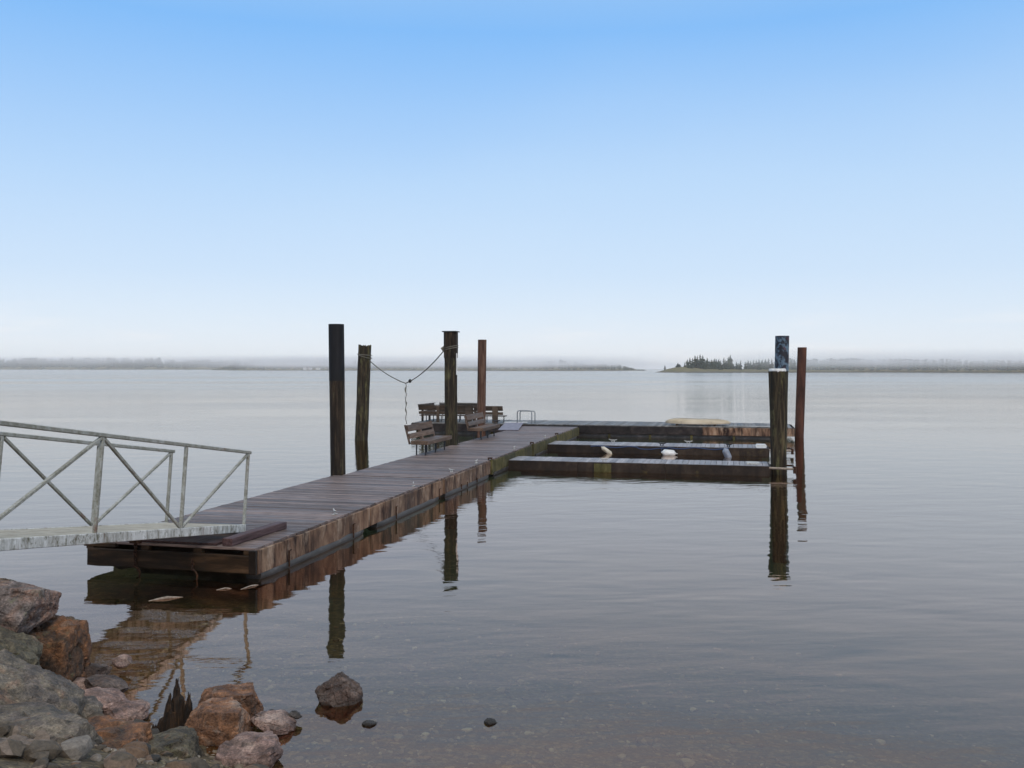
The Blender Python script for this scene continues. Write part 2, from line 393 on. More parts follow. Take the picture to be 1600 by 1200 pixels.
fine = t.math('MULTIPLY', t.math('MULTIPLY', t.math('ADD', nB, nC), patch), far)
h = t.math('ADD', nA, fine)
bn = N_.new('ShaderNodeBump'); bn.inputs['Distance'].default_value = 1.; bn.inputs['Strength'].default_value = 1.
L_.new(h, bn.inputs['Height'])
gl = N_.new('ShaderNodeBsdfGlossy'); L_.new(t.math('MULTIPLY', t.ramp(t.math('MULTIPLY', sep.outputs['Y'], 1/600.), [(.03, .012), (.10, .05), (.25, .13), (1., .14)]), t.ramp(t.noise((.004, .03, 1), 3, .5, .2, C0), [(.35, .6), (.65, 1.3)])), gl.inputs['Roughness']); gl.inputs['Color'].default_value = (1., .83, .70, 1)
L_.new(bn.outputs[0], gl.inputs['Normal'])
tr = N_.new('ShaderNodeBsdfTransparent'); tr.inputs['Color'].default_value = (.74, .73, .56, 1)
lw = N_.new('ShaderNodeLayerWeight'); lw.inputs['Blend'].default_value = .5; L_.new(bn.outputs[0], lw.inputs['Normal'])
fr = t.ramp(lw.outputs['Facing'], [(.0, .05), (.45, .25), (.64, .41), (.74, .50), (.83, .60), (.92, .68), (1., .80)])
L_.new(t.ramp(lw.outputs['Facing'], [(.0, (.95, .58, .44)), (.64, (1, .52, .36)), (.74, (1, .65, .50)), (.83, (1, .78, .67)), (.92, (1, .89, .82)), (1., (1, .94, .89))]), gl.inputs['Color'])
ms = N_.new('ShaderNodeMixShader'); L_.new(fr, ms.inputs[0]); L_.new(tr.outputs[0], ms.inputs[1]); L_.new(gl.outputs[0], ms.inputs[2])
L_.new(ms.outputs[0], N_['Material Output'].inputs['Surface'])
M['water'] = t.m
wat = part('water', mb, 'water', None, origin=(0, 0, 0)); wat['kind'] = 'structure'

# ------------------------------------------------------------------ docks
DZ = .46
def plank_mesh(name, length, w, t, axis, mat, warp=0.004, seed=0):
    b = MB()
    hx = length / 2
    if axis == 'x': b.beam((-hx, 0, -t/2), (hx, 0, -t/2), w, t, c=.007, seg=4, jit=warp, seed=seed)
    else: b.beam((0, -hx, -t/2), (0, hx, -t/2), w, t, c=.007, seg=4, jit=warp, seed=seed)
    me = b.mesh(name, Vector()); me.materials.append(M[mat]); return me
DW, DL = 2.45, 27.6
DWN = 2.62
pmN = [plank_mesh('plank', DWN, .128, .038, 'x', 'deck', seed=i*5.1) for i in range(6)]
pm = [plank_mesh('plank', DW, .128, .038, 'x', 'deck', seed=i*3.7) for i in range(5)]

def dock_section(y0, y1, label, W_=DW, pms=None):
    pms = pms or pm
    t = thing('floating_dock', (-W_/2, (y0+y1)/2, 0), label, 'floating dock')
    y = y0 + .07; i = 0
    while y < y1 - .05:
        me = pms[random.randrange(5)]
        o = shared('plank', me, (-W_/2 + random.uniform(-.008, .008), y, DZ + random.uniform(-.003, .003)), t, R(random.uniform(-.12, .12)) + (math.pi if random.random() < .5 else 0))
        if 17.25 < y < 17.85: o.scale = (.93, 1, 1); o.location.x += .085
        y += .1405
    return t

walk = dock_section(0, 8.46, 'near section of the wet brown boardwalk dock, under the gangway foot', DWN, pmN)
# right-hand fascia in two boards with a butt joint, each rusty strap a part
def fascia(t, y0, y1, x=0.02, mat='fascia', z0=.09, z1=.425, seed=0):
    b = MB(); b.beam((x, y0, (z0+z1)/2), (x, y1, (z0+z1)/2), .05, z1-z0, c=.008, seg=max(2, int((y1-y0)*3)), jit=.012, seed=seed)
    return part('fascia_board', b, mat, t, 30)
fascia(walk, .02, 4.1, seed=1); fascia(walk, 4.115, 8.44, seed=5)
fascia(walk, .03, 8.4, x=-DWN-.02, mat='fascia_dark', seed=8)
def front(t):
    b = MB(); b.beam((-DWN-.02, -.02, .235), (-.0, -.02, .235), .07, .25, c=.01, seg=14, jit=.01, seed=2); part('end_beam', b, 'end_beam', t, 30)
    b = MB(); b.beam((-DWN-.10, .02, .408), (-DWN+.42, .02, .408), .09, .055, c=.006, seg=4, jit=.004); part('header_board', b, 'end_beam', t, 30)
    for x0, x1 in ((-DWN-.09, -1.78), (-1.66, -.93), (-.84, -.05)):
        pass
    for x in (-DWN+.0, -1.72, -.88, -.10):
        b = MB(); b.box(x, 0.03, .385, .12, .1, .08); part('spacer_block', b, 'end_beam', t)
    b = MB(); b.beam((-.06, -.035, .27), (.045, -.035, .27), .05, .33, c=.008, seg=2, jit=.004); part('corner_board', b, 'fascia_dark', t)
    b = MB(); b.box(-DWN/2, .30, .24, DWN-.1, .07, .26); part('inner_beam', b, 'end_beam', t)
front(walk)
def pontoon(t, y0, y1, x=-.10, r=.15, z=.055):
    b = MB(); n = max(3, int((y1-y0)/.3)); pts = [(x, y0 + (y1-y0)*i/n, z) for i in range(n+1)]
    rr = [r*.8 if i in (0, n) else r * (1 + .02*math.sin(i*2.1)) for i in range(n+1)]
    b.tube(pts, rr, 18); part('pontoon', b, 'pontoon', t, 50)
for y0, y1 in ((.15, 3.85), (4.5, 8.2)):
    pontoon(walk, y0, y1)
for y0, y1 in ((.5, 3.85), (4.5, 8.2)): pontoon(walk, y0, y1, x=-DWN+.12)
# black float box under the near end
b = MB(); b.box(-DWN/2+.02, 1.8, .04, DWN-.75, 2.6, .28, c=.04); part('float_box', b, 'pontoon', walk, 40)
for y in (.92, 3.32, 5.42, 8.16):
    b = MB(); b.beam((.053, y, .02), (.053, y, .26), .03, .012, up=(0, 1, 0), c=.002); b.beam((.053, y, .25), (.053, y+.07, .26), .02, .012, c=.002)
    part('rusty_strap', b, 'rust_dark', walk)
# long far section
walk2 = dock_section(8.54, DL, 'long outer section of the wet brown boardwalk dock carrying two benches')
fascia(walk2, 8.58, 12.72, seed=11); fascia(walk2, 12.9, 18.1, mat='mossy', z1=.42, seed=14); fascia(walk2, 18.3, 22.5, mat='mossy', seed=17); fascia(walk2, 22.52, DL, mat='mossy', seed=19)
fascia(walk2, 8.6, 17.2, x=-DW-.02, mat='fascia_dark', seed=23); fascia(walk2, 17.9, DL, x=-DW-.02, mat='fascia_dark', seed=25)
for y0, y1 in ((8.7, 12.6), (13.2, 17.8), (18.8, 23), (23.4, 27.2)):
    pontoon(walk2, y0, y1); pontoon(walk2, y0, y1, x=-DW+.12)
for y in (9.9, 10.4, 11.3):
    b = MB(); b.beam((.053, y, .03), (.053, y, .15), .03, .012, up=(0, 1, 0), c=.002); part('rusty_strap', b, 'rust_dark', walk2)
for y in (12.8, 18.2, 22.6):
    b = MB(); b.box(.05, y, .27, .07, .15, .40, c=.01); part('hinge_post', b, 'mossy', walk2)
    b = MB()
    for dx in (-.03, .06): b.tube([(dx, y-.03, .46), (dx, y-.03, .53)], .018, 8)
    b.tube([(-.05, y-.03, .51), (.08, y-.03, .515)], .022, 8); part('hinge_bolt', b, 'rust_dark', walk2, 50)

# loose dark timber by the gangway foot
b = MB(); b.beam((-.46, .06, DZ+.055), (-.40, 1.58, DZ+.055), .16, .105, c=.008, seg=6, jit=.006)
single('timber_rail', b, 'timber', 'dark square timber lying lengthwise on the deck beside the gangway foot', 'timber')
# threshold ramp board under the gangway end
b = MB(); b.beam((-2.05, .28, DZ+.02), (-.62, .30, DZ+.02), .5, .03, c=.004, seg=4, jit=.003)
single('landing_plate', b, 'timber', 'thin dark landing plate on the deck under the gangway end', 'plate')

# cleats along the right edge
def cleat(x, y, z, label, mat='galv', s=1.0, rz=.0):
    b = MB(); c_, s_ = math.cos(rz), math.sin(rz)
    q = lambda u, w: (x - s_*u, y + c_*u, z + w)
    b.tube([q(-.115*s, .075*s), q(-.06*s, .06*s), q(0, .055*s), q(.06*s, .06*s), q(.115*s, .08*s)], [.008*s, .013*s, .015*s, .013*s, .008*s], 8)
    for u in (-.035*s, .035*s): b.tube([q(u, 0), q(u, .055*s)], .012*s, 8)
    b.box(x, y, z + .005, .05*s, .13*s, .01, c=.002)
    return single('dock_cleat', b, mat, label, 'cleat', 'mooring cleats on the docks', 50)
ZT = DZ + .004
cleat(-.17, 3.03, ZT, 'pale metal mooring cleat on the near dock section, closest to the gangway', s=1.05, rz=.6)
cleat(-.13, 6.93, ZT, 'pale metal mooring cleat just before the seam between the two dock sections', s=1.0, rz=.3)
cleat(-.13, 9.67, ZT, 'small mooring cleat just beyond the seam between the two dock sections', rz=.9, s=1.0)
cleat(-.12, 11.84, ZT, 'small pinkish mooring cleat on the dock edge just before the front finger', s=1.1)
cleat(-.12, 16.2, ZT, 'small mooring cleat on the dock edge between the two fingers', s=1.1)
cleat(-.12, 21.0, ZT, 'small mooring cleat on the dock edge beyond the rear finger', s=1.1)

# finger piers
fm = [plank_mesh('plank', 1.2, .150, .030, 'y', 'deck_grey', seed=i*2.9) for i in range(4)]
fm2 = [plank_mesh('plank', 1.50, .150, .035, 'y', 'deck_grey', seed=i*2.3) for i in range(4)]
FZ = .27
def finger(y0, y1, x1, fms, label, matf):
    t = thing('finger_pier', (x1/2, (y0+y1)/2, 0), label, 'finger pier')
    x = .09
    while x < x1 - .05:
        f_ = x / x1
        shared('plank', fms[random.randrange(4)], (x, (y0+y1)/2 + random.uniform(-.01, .01), FZ + random.uniform(-.003, .003)), t, (math.pi if random.random() < .5 else 0))
        x += .1575
    for yy, mt in ((y0 - .022, matf), (y1 + .022, 'fascia_dark')):
        xa = .03
        for xb in (2.1, 4.6, x1):
            b = MB(); b.beam((xa, yy, .103), (xb - .008, yy, .103), .045, .318, c=.008, seg=10, jit=.008, seed=yy + xb); part('fascia_board', b, mt, t, 30); xa = xb
    b = MB(); b.box(x1 + .02, (y0+y1)/2, .10, .05, y1-y0, .26); part('end_board', b, 'fascia_dark', t)
    b = MB(); b.box(x1/2+.1, (y0+y1)/2, -.02, x1-.6, y1-y0-.15, .34, c=.05); part('float_box', b, 'pontoon', t)
    return t
fgA = finger(14.80, 16.02, 7.43, fm, 'front grey planked finger pier with dark red brown side board', 'fascia_dark')
fgB = finger(20.66, 22.2, 7.60, fm2, 'rear grey planked finger pier with fenders hanging off its side', 'fascia_dark')
b = MB(); b.beam((2.58, 14.745, .10), (3.07, 14.745, .10), .03, .25, c=.006, seg=3, jit=.004); part('repair_board', b, 'mossy', fgA, label='yellowish moss covered repair board')
b = MB(); b.box(7.38, 21.0, FZ+.05, .36, .45, .11, c=.04); part('end_cap', b, 'white', fgB, 50, label='white plastic corner bumper')
b = MB(); b.box(7.0, 15.3, FZ+.025, .35, .5, .04, c=.01); part('end_plate', b, 'galv', fgA)
# pile hoops: an open frame of bars that rides up and down the pile
def hoop(t, x0, x1, yc, w, z=.40):
    b = MB()
    b.tube([(x0-.4, yc-w, z+.02), (x1, yc-w, z)], .032, 8); part('hoop_bar', b, 'drift' if w > .4 else 'galv', t, 50)
    b = MB(); b.tube([(x0, yc+w, z), (x1, yc+w, z)], .028, 8); part('hoop_bar', b, 'rust_dark', t, 50)
    b = MB(); b.tube([(x1, yc-w-.05, z), (x1, yc+w+.05, z)], .03, 8); b.tube([(x1, yc-w, z-.12), (x1, yc-w, z+.07)], .045, 8); part('hoop_end', b, 'rust_dark', t, 50)
hoop(fgA, 7.45, 8.10, 15.28, .46, .20)
hoop(fgB, 7.62, 8.40, 21.4, .5, .18)
cleat(2.85, 14.95, FZ, 'small cleat above the yellowish repair board of the front finger', s=1.3, rz=1.5)
cleat(2.2, 22.05, FZ, 'small pale cleat on the far edge of the rear finger, nearest the boardwalk', s=1.3, rz=1.5)
cleat(4.9, 22.05, FZ, 'small pale cleat midway along the far edge of the rear finger', s=1.3, rz=1.5)
cleat(4.05, 20.85, FZ, 'dark horn cleat above the white fender on the rear finger', 'black', 1.4, 1.2)
cleat(6.3, 20.85, FZ, 'dark horn cleat above the grey fender on the rear finger', 'black', 1.5, .8)
b = MB(); pts = []
for i in range(60):
    x = 1.6 + i*.08; pts.append((x, 20.615 + .01*math.sin(i*.9), FZ - .05 + .025*math.sin(i*.45) + (-.04 if 20 < i < 34 else 0)))
b.tube(pts, .022, 6); single('blue_rope', b, 'brope', 'dark blue rope strung along the front edge of the rear finger', 'rope', smooth=60)

# fenders
def fender(px, Z, zc, ln, r, tilt, mat, label, yaw=0.):
    p = at(px, Z, 700); p.z = zc
    d = (RT * math.cos(tilt) + Vector((0, 0, -math.sin(tilt)))).normalized()
    t = thing('fender', p, label, 'fender', 'fenders floating beside the rear finger')
    prof = [(-.50, .12), (-.47, .25), (-.42, .42), (-.36, .80), (-.30, .97), (-.2, 1), (0, 1), (.2, 1), (.30, .97), (.36, .8), (.42, .42), (.47, .25), (.50, .12)]
    b = MB(); b.tube([p + d*ln*q[0] for q in prof], [r*q[1] for q in prof], 18); part('fender_body', b, mat, t, 50)
    b = MB(); b.torus(p + d*ln*.52, .03, .03, .008, 14, 6); part('eyelet', b, mat, t, 50)
    e_ = p - d*ln*.5
    b = MB(); b.tube([e_, e_.lerp(Vector((e_.x, 20.62, FZ-.03)), .5) + Vector((0, 0, -.01)), Vector((e_.x, 20.62, FZ-.03))], .009, 6); part('fender_rope', b, 'brope', t)
fender(948, 32.2, .10, .48, .075, .62, 'cream', 'small cream fender tilted down into the water below the rear finger')
fender(1045, 31.6, .075, .52, .115, .08, 'white', 'bright white fender floating level below the middle of the rear finger')
fender(1136, 30.9, .10, .46, .11, 1.15, 'greyf', 'blue grey fender hanging upright below the rear finger', )

# back dock
BX0, BX1, BY0, BY1, BZ = -7.75, 8.93, 28.32, 31.4, .50
t = thing('cross_dock', (0, 30, 0), 'long dark cross dock at the far end with canoe, ladder and bench corner', 'floating dock')
me = plank_mesh('plank', BY1-BY0, .15, .036, 'y', 'deck_grey', seed=4)
M['deck_far'] = wood_mat('worn_cross_dock_board', (.09, .08, .075), (.16, .15, .14), (.26, .25, .24), (40, 2.5, 40), (.4, .7), vary=.35)
me.materials[0] = M['deck_far']
x = BX0 + .08
while x < BX1 - .05:
    shared('plank', me, (x, (BY0+BY1)/2 + random.uniform(-.02, .02), BZ + random.uniform(-.005, .005)), t); x += .158
xa = BX0
for xb in (-4.6, -1.2, 2.2, 5.2, 7.2, BX1):
    mt = 'fascia_dark' if xb < 7 else 'fascia'
    b = MB(); b.beam((xa, BY0-.02, .30), (xb-.01, BY0-.02, .30), .06, .33, c=.01, seg=10, jit=.01, seed=xb); part('fascia_board', b, 'fascia_black' if xb < 6 else 'fascia', t, 30)
    b = MB(); b.beam((xa, BY1+.02, .30), (xb-.01, BY1+.02, .30), .06, .33, c=.01, seg=6, jit=.01, seed=xb+3); part('fascia_board', b, 'fascia_dark', t, 30); xa = xb
for xx in (BX0-.02, BX1+.02):
    b = MB(); b.box(xx, (BY0+BY1)/2, .3, .05, BY1-BY0, .33); part('end_board', b, 'fascia_dark', t)
x = BX0+.3
while x < BX1 - 1.6:
    b = MB(); b.box(x+.82, 29.86, .07, 1.66, 2.9, .36, c=.03); part('float_box', b, 'pontoon', t)
    b = MB(); b.box(x-.06, BY0+.05, .1, .1, .08, .22); part('float_bracket', b, 'mossy', t); x += 1.75
b = MB(); b.beam((6.3, 28.6, BZ+.02), (8.2, 28.5, BZ+.03), .22, .02, c=.004, seg=4, jit=.01); part('pale_board', b, 'galv', t)
cleat(-3.85, 28.5, BZ, 'stubby black post cleat on the bench corner of the cross dock', 'black', 1.9, 1.2)

# bridging plate
b = MB(); b.beam((-2.30, 24.4, DZ+.03), (-3.02, 28.55, BZ+.04), .82, .022, c=.004, seg=3)
t = thing('bridging_plate', (-2.66, 26.4, DZ), 'lavender grey bridging plate with white far edge between boardwalk and bench corner', 'plate')
part('plate', b, 'plate', t)
b = MB(); b.beam((-3.45, 28.42, BZ+.06), (-2.45, 28.6, BZ+.06), .12, .03, c=.004); part('edge_strip', b, 'white', t)

# ------------------------------------------------------------------ piles
def pile(name, label, x, y, r, top, mat, lean=(0, 0), jag=0., furrow=.02, seed=0, taper=1.0, mat_name='pile_shaft', group=None, z0=-3.0):
    t = thing(name, (x, y, 0), label, 'pile', group)
    n = 56 if furrow else 32
    def ringat(z, rr, jz=0):
        out = []
        for j in range(n):
            a_ = 2*math.pi*j/n; q = Vector((math.cos(a_), math.sin(a_), 0))
            k = 1.0
            if furrow:
                k += furrow * (noise.noise(Vector((q.x*3.2+seed, q.y*3.2, z*.35))) * 1.6 + noise.noise(Vector((q.x*9+seed, q.y*9, z*.6))) * 1.3) - furrow*.8*max(0, noise.noise(Vector((q.x*5, q.y*5+seed, z*.2))))
            zz = z + (jag * (noise.noise(Vector((q.x*2.4+seed*2, q.y*2.4, 7))) + .5*noise.noise(Vector((q.x*8, q.y*8, seed)))) if jz else 0)
            out.append(Vector((x + lean[0]*z, y + lean[1]*z, zz)) + q * rr * k)
        return out
    return t, ringat, n
def shaft(t, ringat, z0, z1, r0, r1, mat, name='pile_shaft', jag=False, steps=40, sm=50, label=None, extra=None):
    b = MB(); rings = []
    for i in range(steps + 1):
        f_ = i/steps; z = z0 + (z1-z0)*f_; rr = r0 + (r1-r0)*f_
        if extra: rr *= extra(f_)
        rings.append(ringat(z, rr, jag and i == steps))
    if jag:
        c_ = sum(rings[-1], Vector())/len(rings[-1])
        rings.append([c_ + (v-c_)*.8 + Vector((0, 0, -.01)) for v in rings[-1]]); rings.append([c_ + (v-c_)*.35 + Vector((0, 0, -.05)) for v in rings[-2]])
    b.loft(rings); return part(name, b, mat, t, sm, label)

# pile 1: black sleeve over old wood, beside the near dock section
t, rg, n = pile('wooden_pile', 'tallest left pile, black sleeve on its upper half over mossy streaked wood', -2.85, 9.2, .18, 4.02, '', lean=(-.013, 0), seed=1, furrow=.035)
shaft(t, rg, -2.5, 2.72, .185, .178, 'pile')
t2, rg2, _ = t, None, None
def plain(x, y, lean, n=40):
    return lambda z, rr, jz=0: [Vector((x+lean[0]*z + rr*math.cos(2*math.pi*j/n), y+lean[1]*z + rr*math.sin(2*math.pi*j/n), z)) for j in range(n)]
shaft(t, plain(-2.85, 9.2, (-.013, 0)), 2.66, 4.03, .187, .187, 'sleeve', 'sleeve', steps=4)
# pile 2: leaning pile with split top, standing off in the water
t, rg, n = pile('wooden_pile', 'leaning mossy pile with a split jagged top, standing alone behind the black sleeved pile', -8.42, 24.0, .26, 3.9, '', lean=(.040, .0), seed=5, jag=.12, furrow=.05)
shaft(t, rg, -2.5, 3.88, .265, .255, 'pile_green', jag=True)
# pile 3: capped pile between the benches
t, rg, n = pile('wooden_pile', 'mossy pile with square flat cap, rising between the two deck benches', -2.56, 17.55, .22, 4.12, '', lean=(-.006, 0), seed=9, furrow=.05)
shaft(t, rg, -2.5, 3.55, .215, .205, 'pile_green')
b = MB(); b.loft([[Vector((-2.58 + a_*.205*k, 17.55 + c_*.205*k, z)) for a_, c_ in ((1, .55), (.55, 1), (-.55, 1), (-1, .55), (-1, -.55), (-.55, -1), (.55, -1), (1, -.55))] for z, k in ((3.3, 1.0), (3.6, 1.03), (4.14, 1.03))]); part('pile_top', b, 'pile', t, 30)
b = MB(); b.box(-2.58, 17.55, 4.165, .47, .47, .035, c=.006); part('pile_cap', b, 'sleeve', t)
b = MB(); b.tube([(-2.34, 17.42, 2.75), (-2.34, 17.42, 3.45)], .02, 8); part('white_tag', b, 'white', t, label='thin white strip nailed to its right side')
# pile 4: rusty steel pipe behind the second bench
t, rg, n = pile('steel_pile', 'rust streaked steel pipe pile rising behind the second deck bench', -4.08, 26.8, .185, 4.19, '', lean=(.012, 0), seed=2, furrow=0)
shaft(t, rg, -2.8, 4.19, .185, .185, 'rust_streak', steps=6)
# right steel pile
t, rg, n = pile('steel_pile', 'plain red brown rusted steel pile at the right end of the cross dock', 9.22, 29.95, .185, 3.86, '', lean=(.032, 0), seed=3, furrow=0)
shaft(t, rg, -2.8, 3.86, .19, .19, 'rust', steps=6)
# near right pile
t, rg, n = pile('wooden_pile', 'thick mossy wooden pile with white cap at the tip of the front finger', 7.70, 15.28, .2, 2.9, '', lean=(-.012, 0), seed=12, furrow=.04)
shaft(t, rg, -2.5, 2.88, .192, .225, 'pile_green', extra=lambda f_: 1 + (.06 if f_ > .8 else 0)*(f_-.8)*5)
b = MB(); b.loft([[Vector((7.665 + rr*math.cos(2*math.pi*j/28), 15.28 + rr*math.sin(2*math.pi*j/28), z + .008*math.sin(j*2.3))) for j in range(28)] for rr, z in ((.225, 2.86), (.238, 2.88), (.235, 2.925), (.21, 2.95))]); part('pile_cap', b, 'white', t, 50)
# blue pile
t, rg, n = pile('wooden_pile', 'pile in a flaking blue and black sleeve, seen behind the white capped pile', 8.02, 21.35, .21, 4.0, '', lean=(.018, 0), seed=20, furrow=.04)
shaft(t, rg, -2.5, 2.9, .222, .218, 'pile_green')
shaft(t, plain(8.02, 21.35, (.018, 0)), 2.86, 4.07, .232, .232, 'blue', 'sleeve', steps=4)

# rope strung between pile 2 and pile 3
P2 = Vector((-8.02, 23.9, 3.28)); P3 = Vector((-2.80, 17.45, 3.53)); J = at(634, 33.0, 599)
t = thing('rope_line', J, 'slack rope slung between two piles with a knotted tail hanging down', 'rope')
def sag(a, b, s, n=14): return [a.lerp(b, i/n) + Vector((0, 0, -s*4*(i/n)*(1-i/n))) for i in range(n+1)]
b = MB(); b.tube(sag(P2, J, .10), .019, 6); part('rope_span', b, 'rope', t, 60)
b = MB(); b.tube(sag(J, P3, .13), .019, 6); part('rope_span', b, 'rope', t, 60)
tail = at(634.5, 31.5, 662)
b = MB(); pts = sag(J, tail, 0, 16); pts = [p + Vector((.02*math.sin(i*1.7), 0, 0)) for i, p in enumerate(pts)]
b.tube(pts, [.03 if i in (2, 3, 8, 11) else .014 for i in range(len(pts))], 6); part('rope_tail', b, 'rope', t, 60)
b = MB(); k = J.lerp(P3, .12); b.tube([k + Vector((0, 0, -.11)), k + Vector((0, 0, -.05)), k + Vector((0, 0, .02))], [.03, .065, .03], 10); part('rope_block', b, 'sleeve', t, 60)
b = MB()
for zz in (3.66, 3.60): b.torus((-2.57, 17.55, zz), .225, .235, .016, 24, 6, .05)
part('rope_wrap', b, 'rope', t, 60)
b = MB()
for zz, s_ in ((3.45, -.09), (3.52, -.03)): b.torus((-8.27, 24.0, zz), .285, .285, .018, 24, 6, s_)
b.tube([(-8.0, 23.86, 3.30), (-7.99, 23.85, 2.95)], .012, 6); part('rope_wrap', b, 'rope', t, 60)
b = MB(); b.tube([P3, P3 + Vector((-.05, 0, .08)), P3 + Vector((.03, 0, .16))], [.03, .055, .02], 8); part('rope_knot', b, 'rope', t, 60)

# ------------------------------------------------------------------ benches on the boardwalk
def deck_bench(x, y0, y1, label, gap=True):
    """seat faces +x (across the deck); back leans out over the water"""
    t = thing('wooden_bench', (x, (y0+y1)/2, DZ), label, 'bench', 'plain wooden benches on the boardwalk')
    sz = DZ + .40
    for i, dx in enumerate((-.17, -.02, .13)):
        b = MB(); b.beam((x+dx, y0+.04, sz), (x+dx, y1, sz), .142, .04, c=.006, seg=5, jit=.004, seed=dx+y0); part('seat_board', b, 'bench', t)
    b = MB(); b.beam((x+.235, y0, sz-.03), (x+.235, y1+.02, sz-.03), .035, .11, c=.006, seg=5, jit=.003, seed=y0); part('seat_edge_board', b, 'bench', t)
    b = MB(); b.beam((x-.26, y0+.02, sz-.03), (x+.22, y0+.02, sz-.03), .035, .11, c=.006); part('end_board', b, 'bench', t)
    b = MB(); b.beam((x-.26, y1-.02, sz-.03), (x+.22, y1-.02, sz-.03), .035, .11, c=.006); part('end_board', b, 'bench', t)
    ln = Vector((-.26, 0, 1)).normalized(); base = Vector((x-.29, 0, sz+.02))
    for (h0, h1) in ((.06, .21), (.27, .46)):
        p = base + ln*((h0+h1)/2)
        b = MB(); b.beam((p.x, y0+.05, p.z), (p.x, y1-.02, p.z), .034, h1-h0, up=ln, c=.006, seg=5, jit=.004, seed=h0+y0); part('back_board', b, 'bench', t)
    for yy in (y0+.015, y1+.015, (y0+y1)/2):
        b = MB(); a_ = base + ln*(-.10); c_ = base + ln*.47
        b.beam((a_.x-.03, yy, a_.z), (c_.x-.03, yy, c_.z), .035 if yy != (y0+y1)/2 else .08, .10, up=(0, 1, 0), c=.005); part('back_support', b, 'bench', t)
    for yy in (y0+.24, (y0+y1)/2 - .0, y1-.26):
        for dx in (-.17, .10):
            b = MB(); b.tube([(x+dx, yy, DZ), (x+dx, yy, sz-.04)], .022, 8); part('leg', b, 'black', t, 50)
    return t
deck_bench(-2.25, 13.45, 15.75, 'weathered wooden bench on the boardwalk, in front of the capped pile')
deck_bench(-2.22, 19.4, 21.7, 'weathered wooden bench on the boardwalk, beyond the capped pile')

# bench corner on the cross dock
def back_bench(p0, p1, inward, label, posts, seat=True, top=.80, cap=True, matn='bench_x'):
    p0, p1, inward = Vector(p0 + (0,)), Vector(p1 + (0,)), Vector(inward + (0,)).normalized()
    t = thing('slatted_bench', tuple((p0+p1)/2 + Vector((0, 0, BZ))), label, 'bench', 'slatted benches round the cross dock corner')
    out = -inward
    for h0, h1, o_ in ((.36, .48, .02), (.54, .76, .07)):
        z = BZ + (h0+h1)/2; off = out*o_
        b = MB(); b.beam(p0+off+Vector((0, 0, z)), p1+off+Vector((0, 0, z)), .035, h1-h0, up=Vector((0, 0, 1)) + out*.25, c=.006, seg=6, jit=.004, seed=h0); part('back_board', b, matn, t)
    if cap:
        b = MB(); b.beam(p0+out*.06+Vector((0, 0, BZ+.785)), p1+out*.06+Vector((0, 0, BZ+.785)), .13, .03, c=.005, seg=6, jit=.003); part('cap_board', b, matn, t)
    d = (p1-p0); ln = d.length; d.normalize()
    for (s_, w) in posts:
        q = p0 + d*s_*ln + out*.08
        b = MB(); b.beam(q + Vector((0, 0, BZ)), q + Vector((0, 0, BZ+.74)), w, .09, up=inward, c=.006); part('back_post', b, matn, t)
    for k in range(3):
        q = inward*(.10 + .15*k) + Vector((0, 0, BZ+.30)); b = MB(); b.beam(p0+q, p1+q+d*.08, .14, .035, c=.005, seg=4, jit=.003, seed=k); part('seat_board', b, matn, t)
    for s_ in (.08, .36, .7, .95):
        q = p0 + d*s_*ln + inward*.42; b = MB(); b.tube([q + Vector((0, 0, BZ)), q + Vector((0, 0, BZ+.29))], .022, 8); part('leg', b, 'black', t, 50)
back_bench((-7.6, 28.85), (-5.0, 28.85), (0, 1), 'long slatted bench nearest the boardwalk on the left half of the bench corner', ((.36, .13), (.92, .30)))
back_bench((-4.97, 28.87), (-3.62, 28.87), (0, 1), 'short slatted bench at the right end of the bench corner, behind the rusty pile', ((.74, .26),), cap=False)
back_bench((-7.55, 31.15), (-7.6, 29.0), (1, 0), 'side bench of the bench corner, running away along its left edge', ((.3, .09), (.75, .09)))
back_bench((-5.5, 31.2), (-7.4, 31.2), (0, -1), 'rear bench of the bench corner, only its top edge showing over the front one', ((.2, .09), (.8, .09)))

# swim ladder
t = thing('swim_ladder', (-2.47, 28.5, BZ), 'swim ladder with two bent metal hoops on the cross dock edge', 'ladder')
for (x0, x1, y, zt) in ((-2.86, -2.20, 28.42, 1.08), (-2.78, -2.10, 28.62, 1.06)):
    b = MB(); r_ = .09; pts = [(x0, y, BZ-.1), (x0, y, zt-r_)] + [(x0 + r_ - r_*math.cos(q), y, zt - r_ + r_*math.sin(q)) for q in (R(30), R(60), R(90))]
    pts += [(x1 - r_ + r_*math.sin(q), y, zt - r_ + r_*math.cos(q)) for q in (0, R(30), R(60), R(90))] + [(x1, y, BZ-.1)]
    b.tube(pts, .022, 10); part('hand_rail', b, 'steel', t, 60)
b = MB(); b.box(-2.48, 28.52, BZ+.015, .85, .32, .02); part('base_plate', b, 'steel', t)

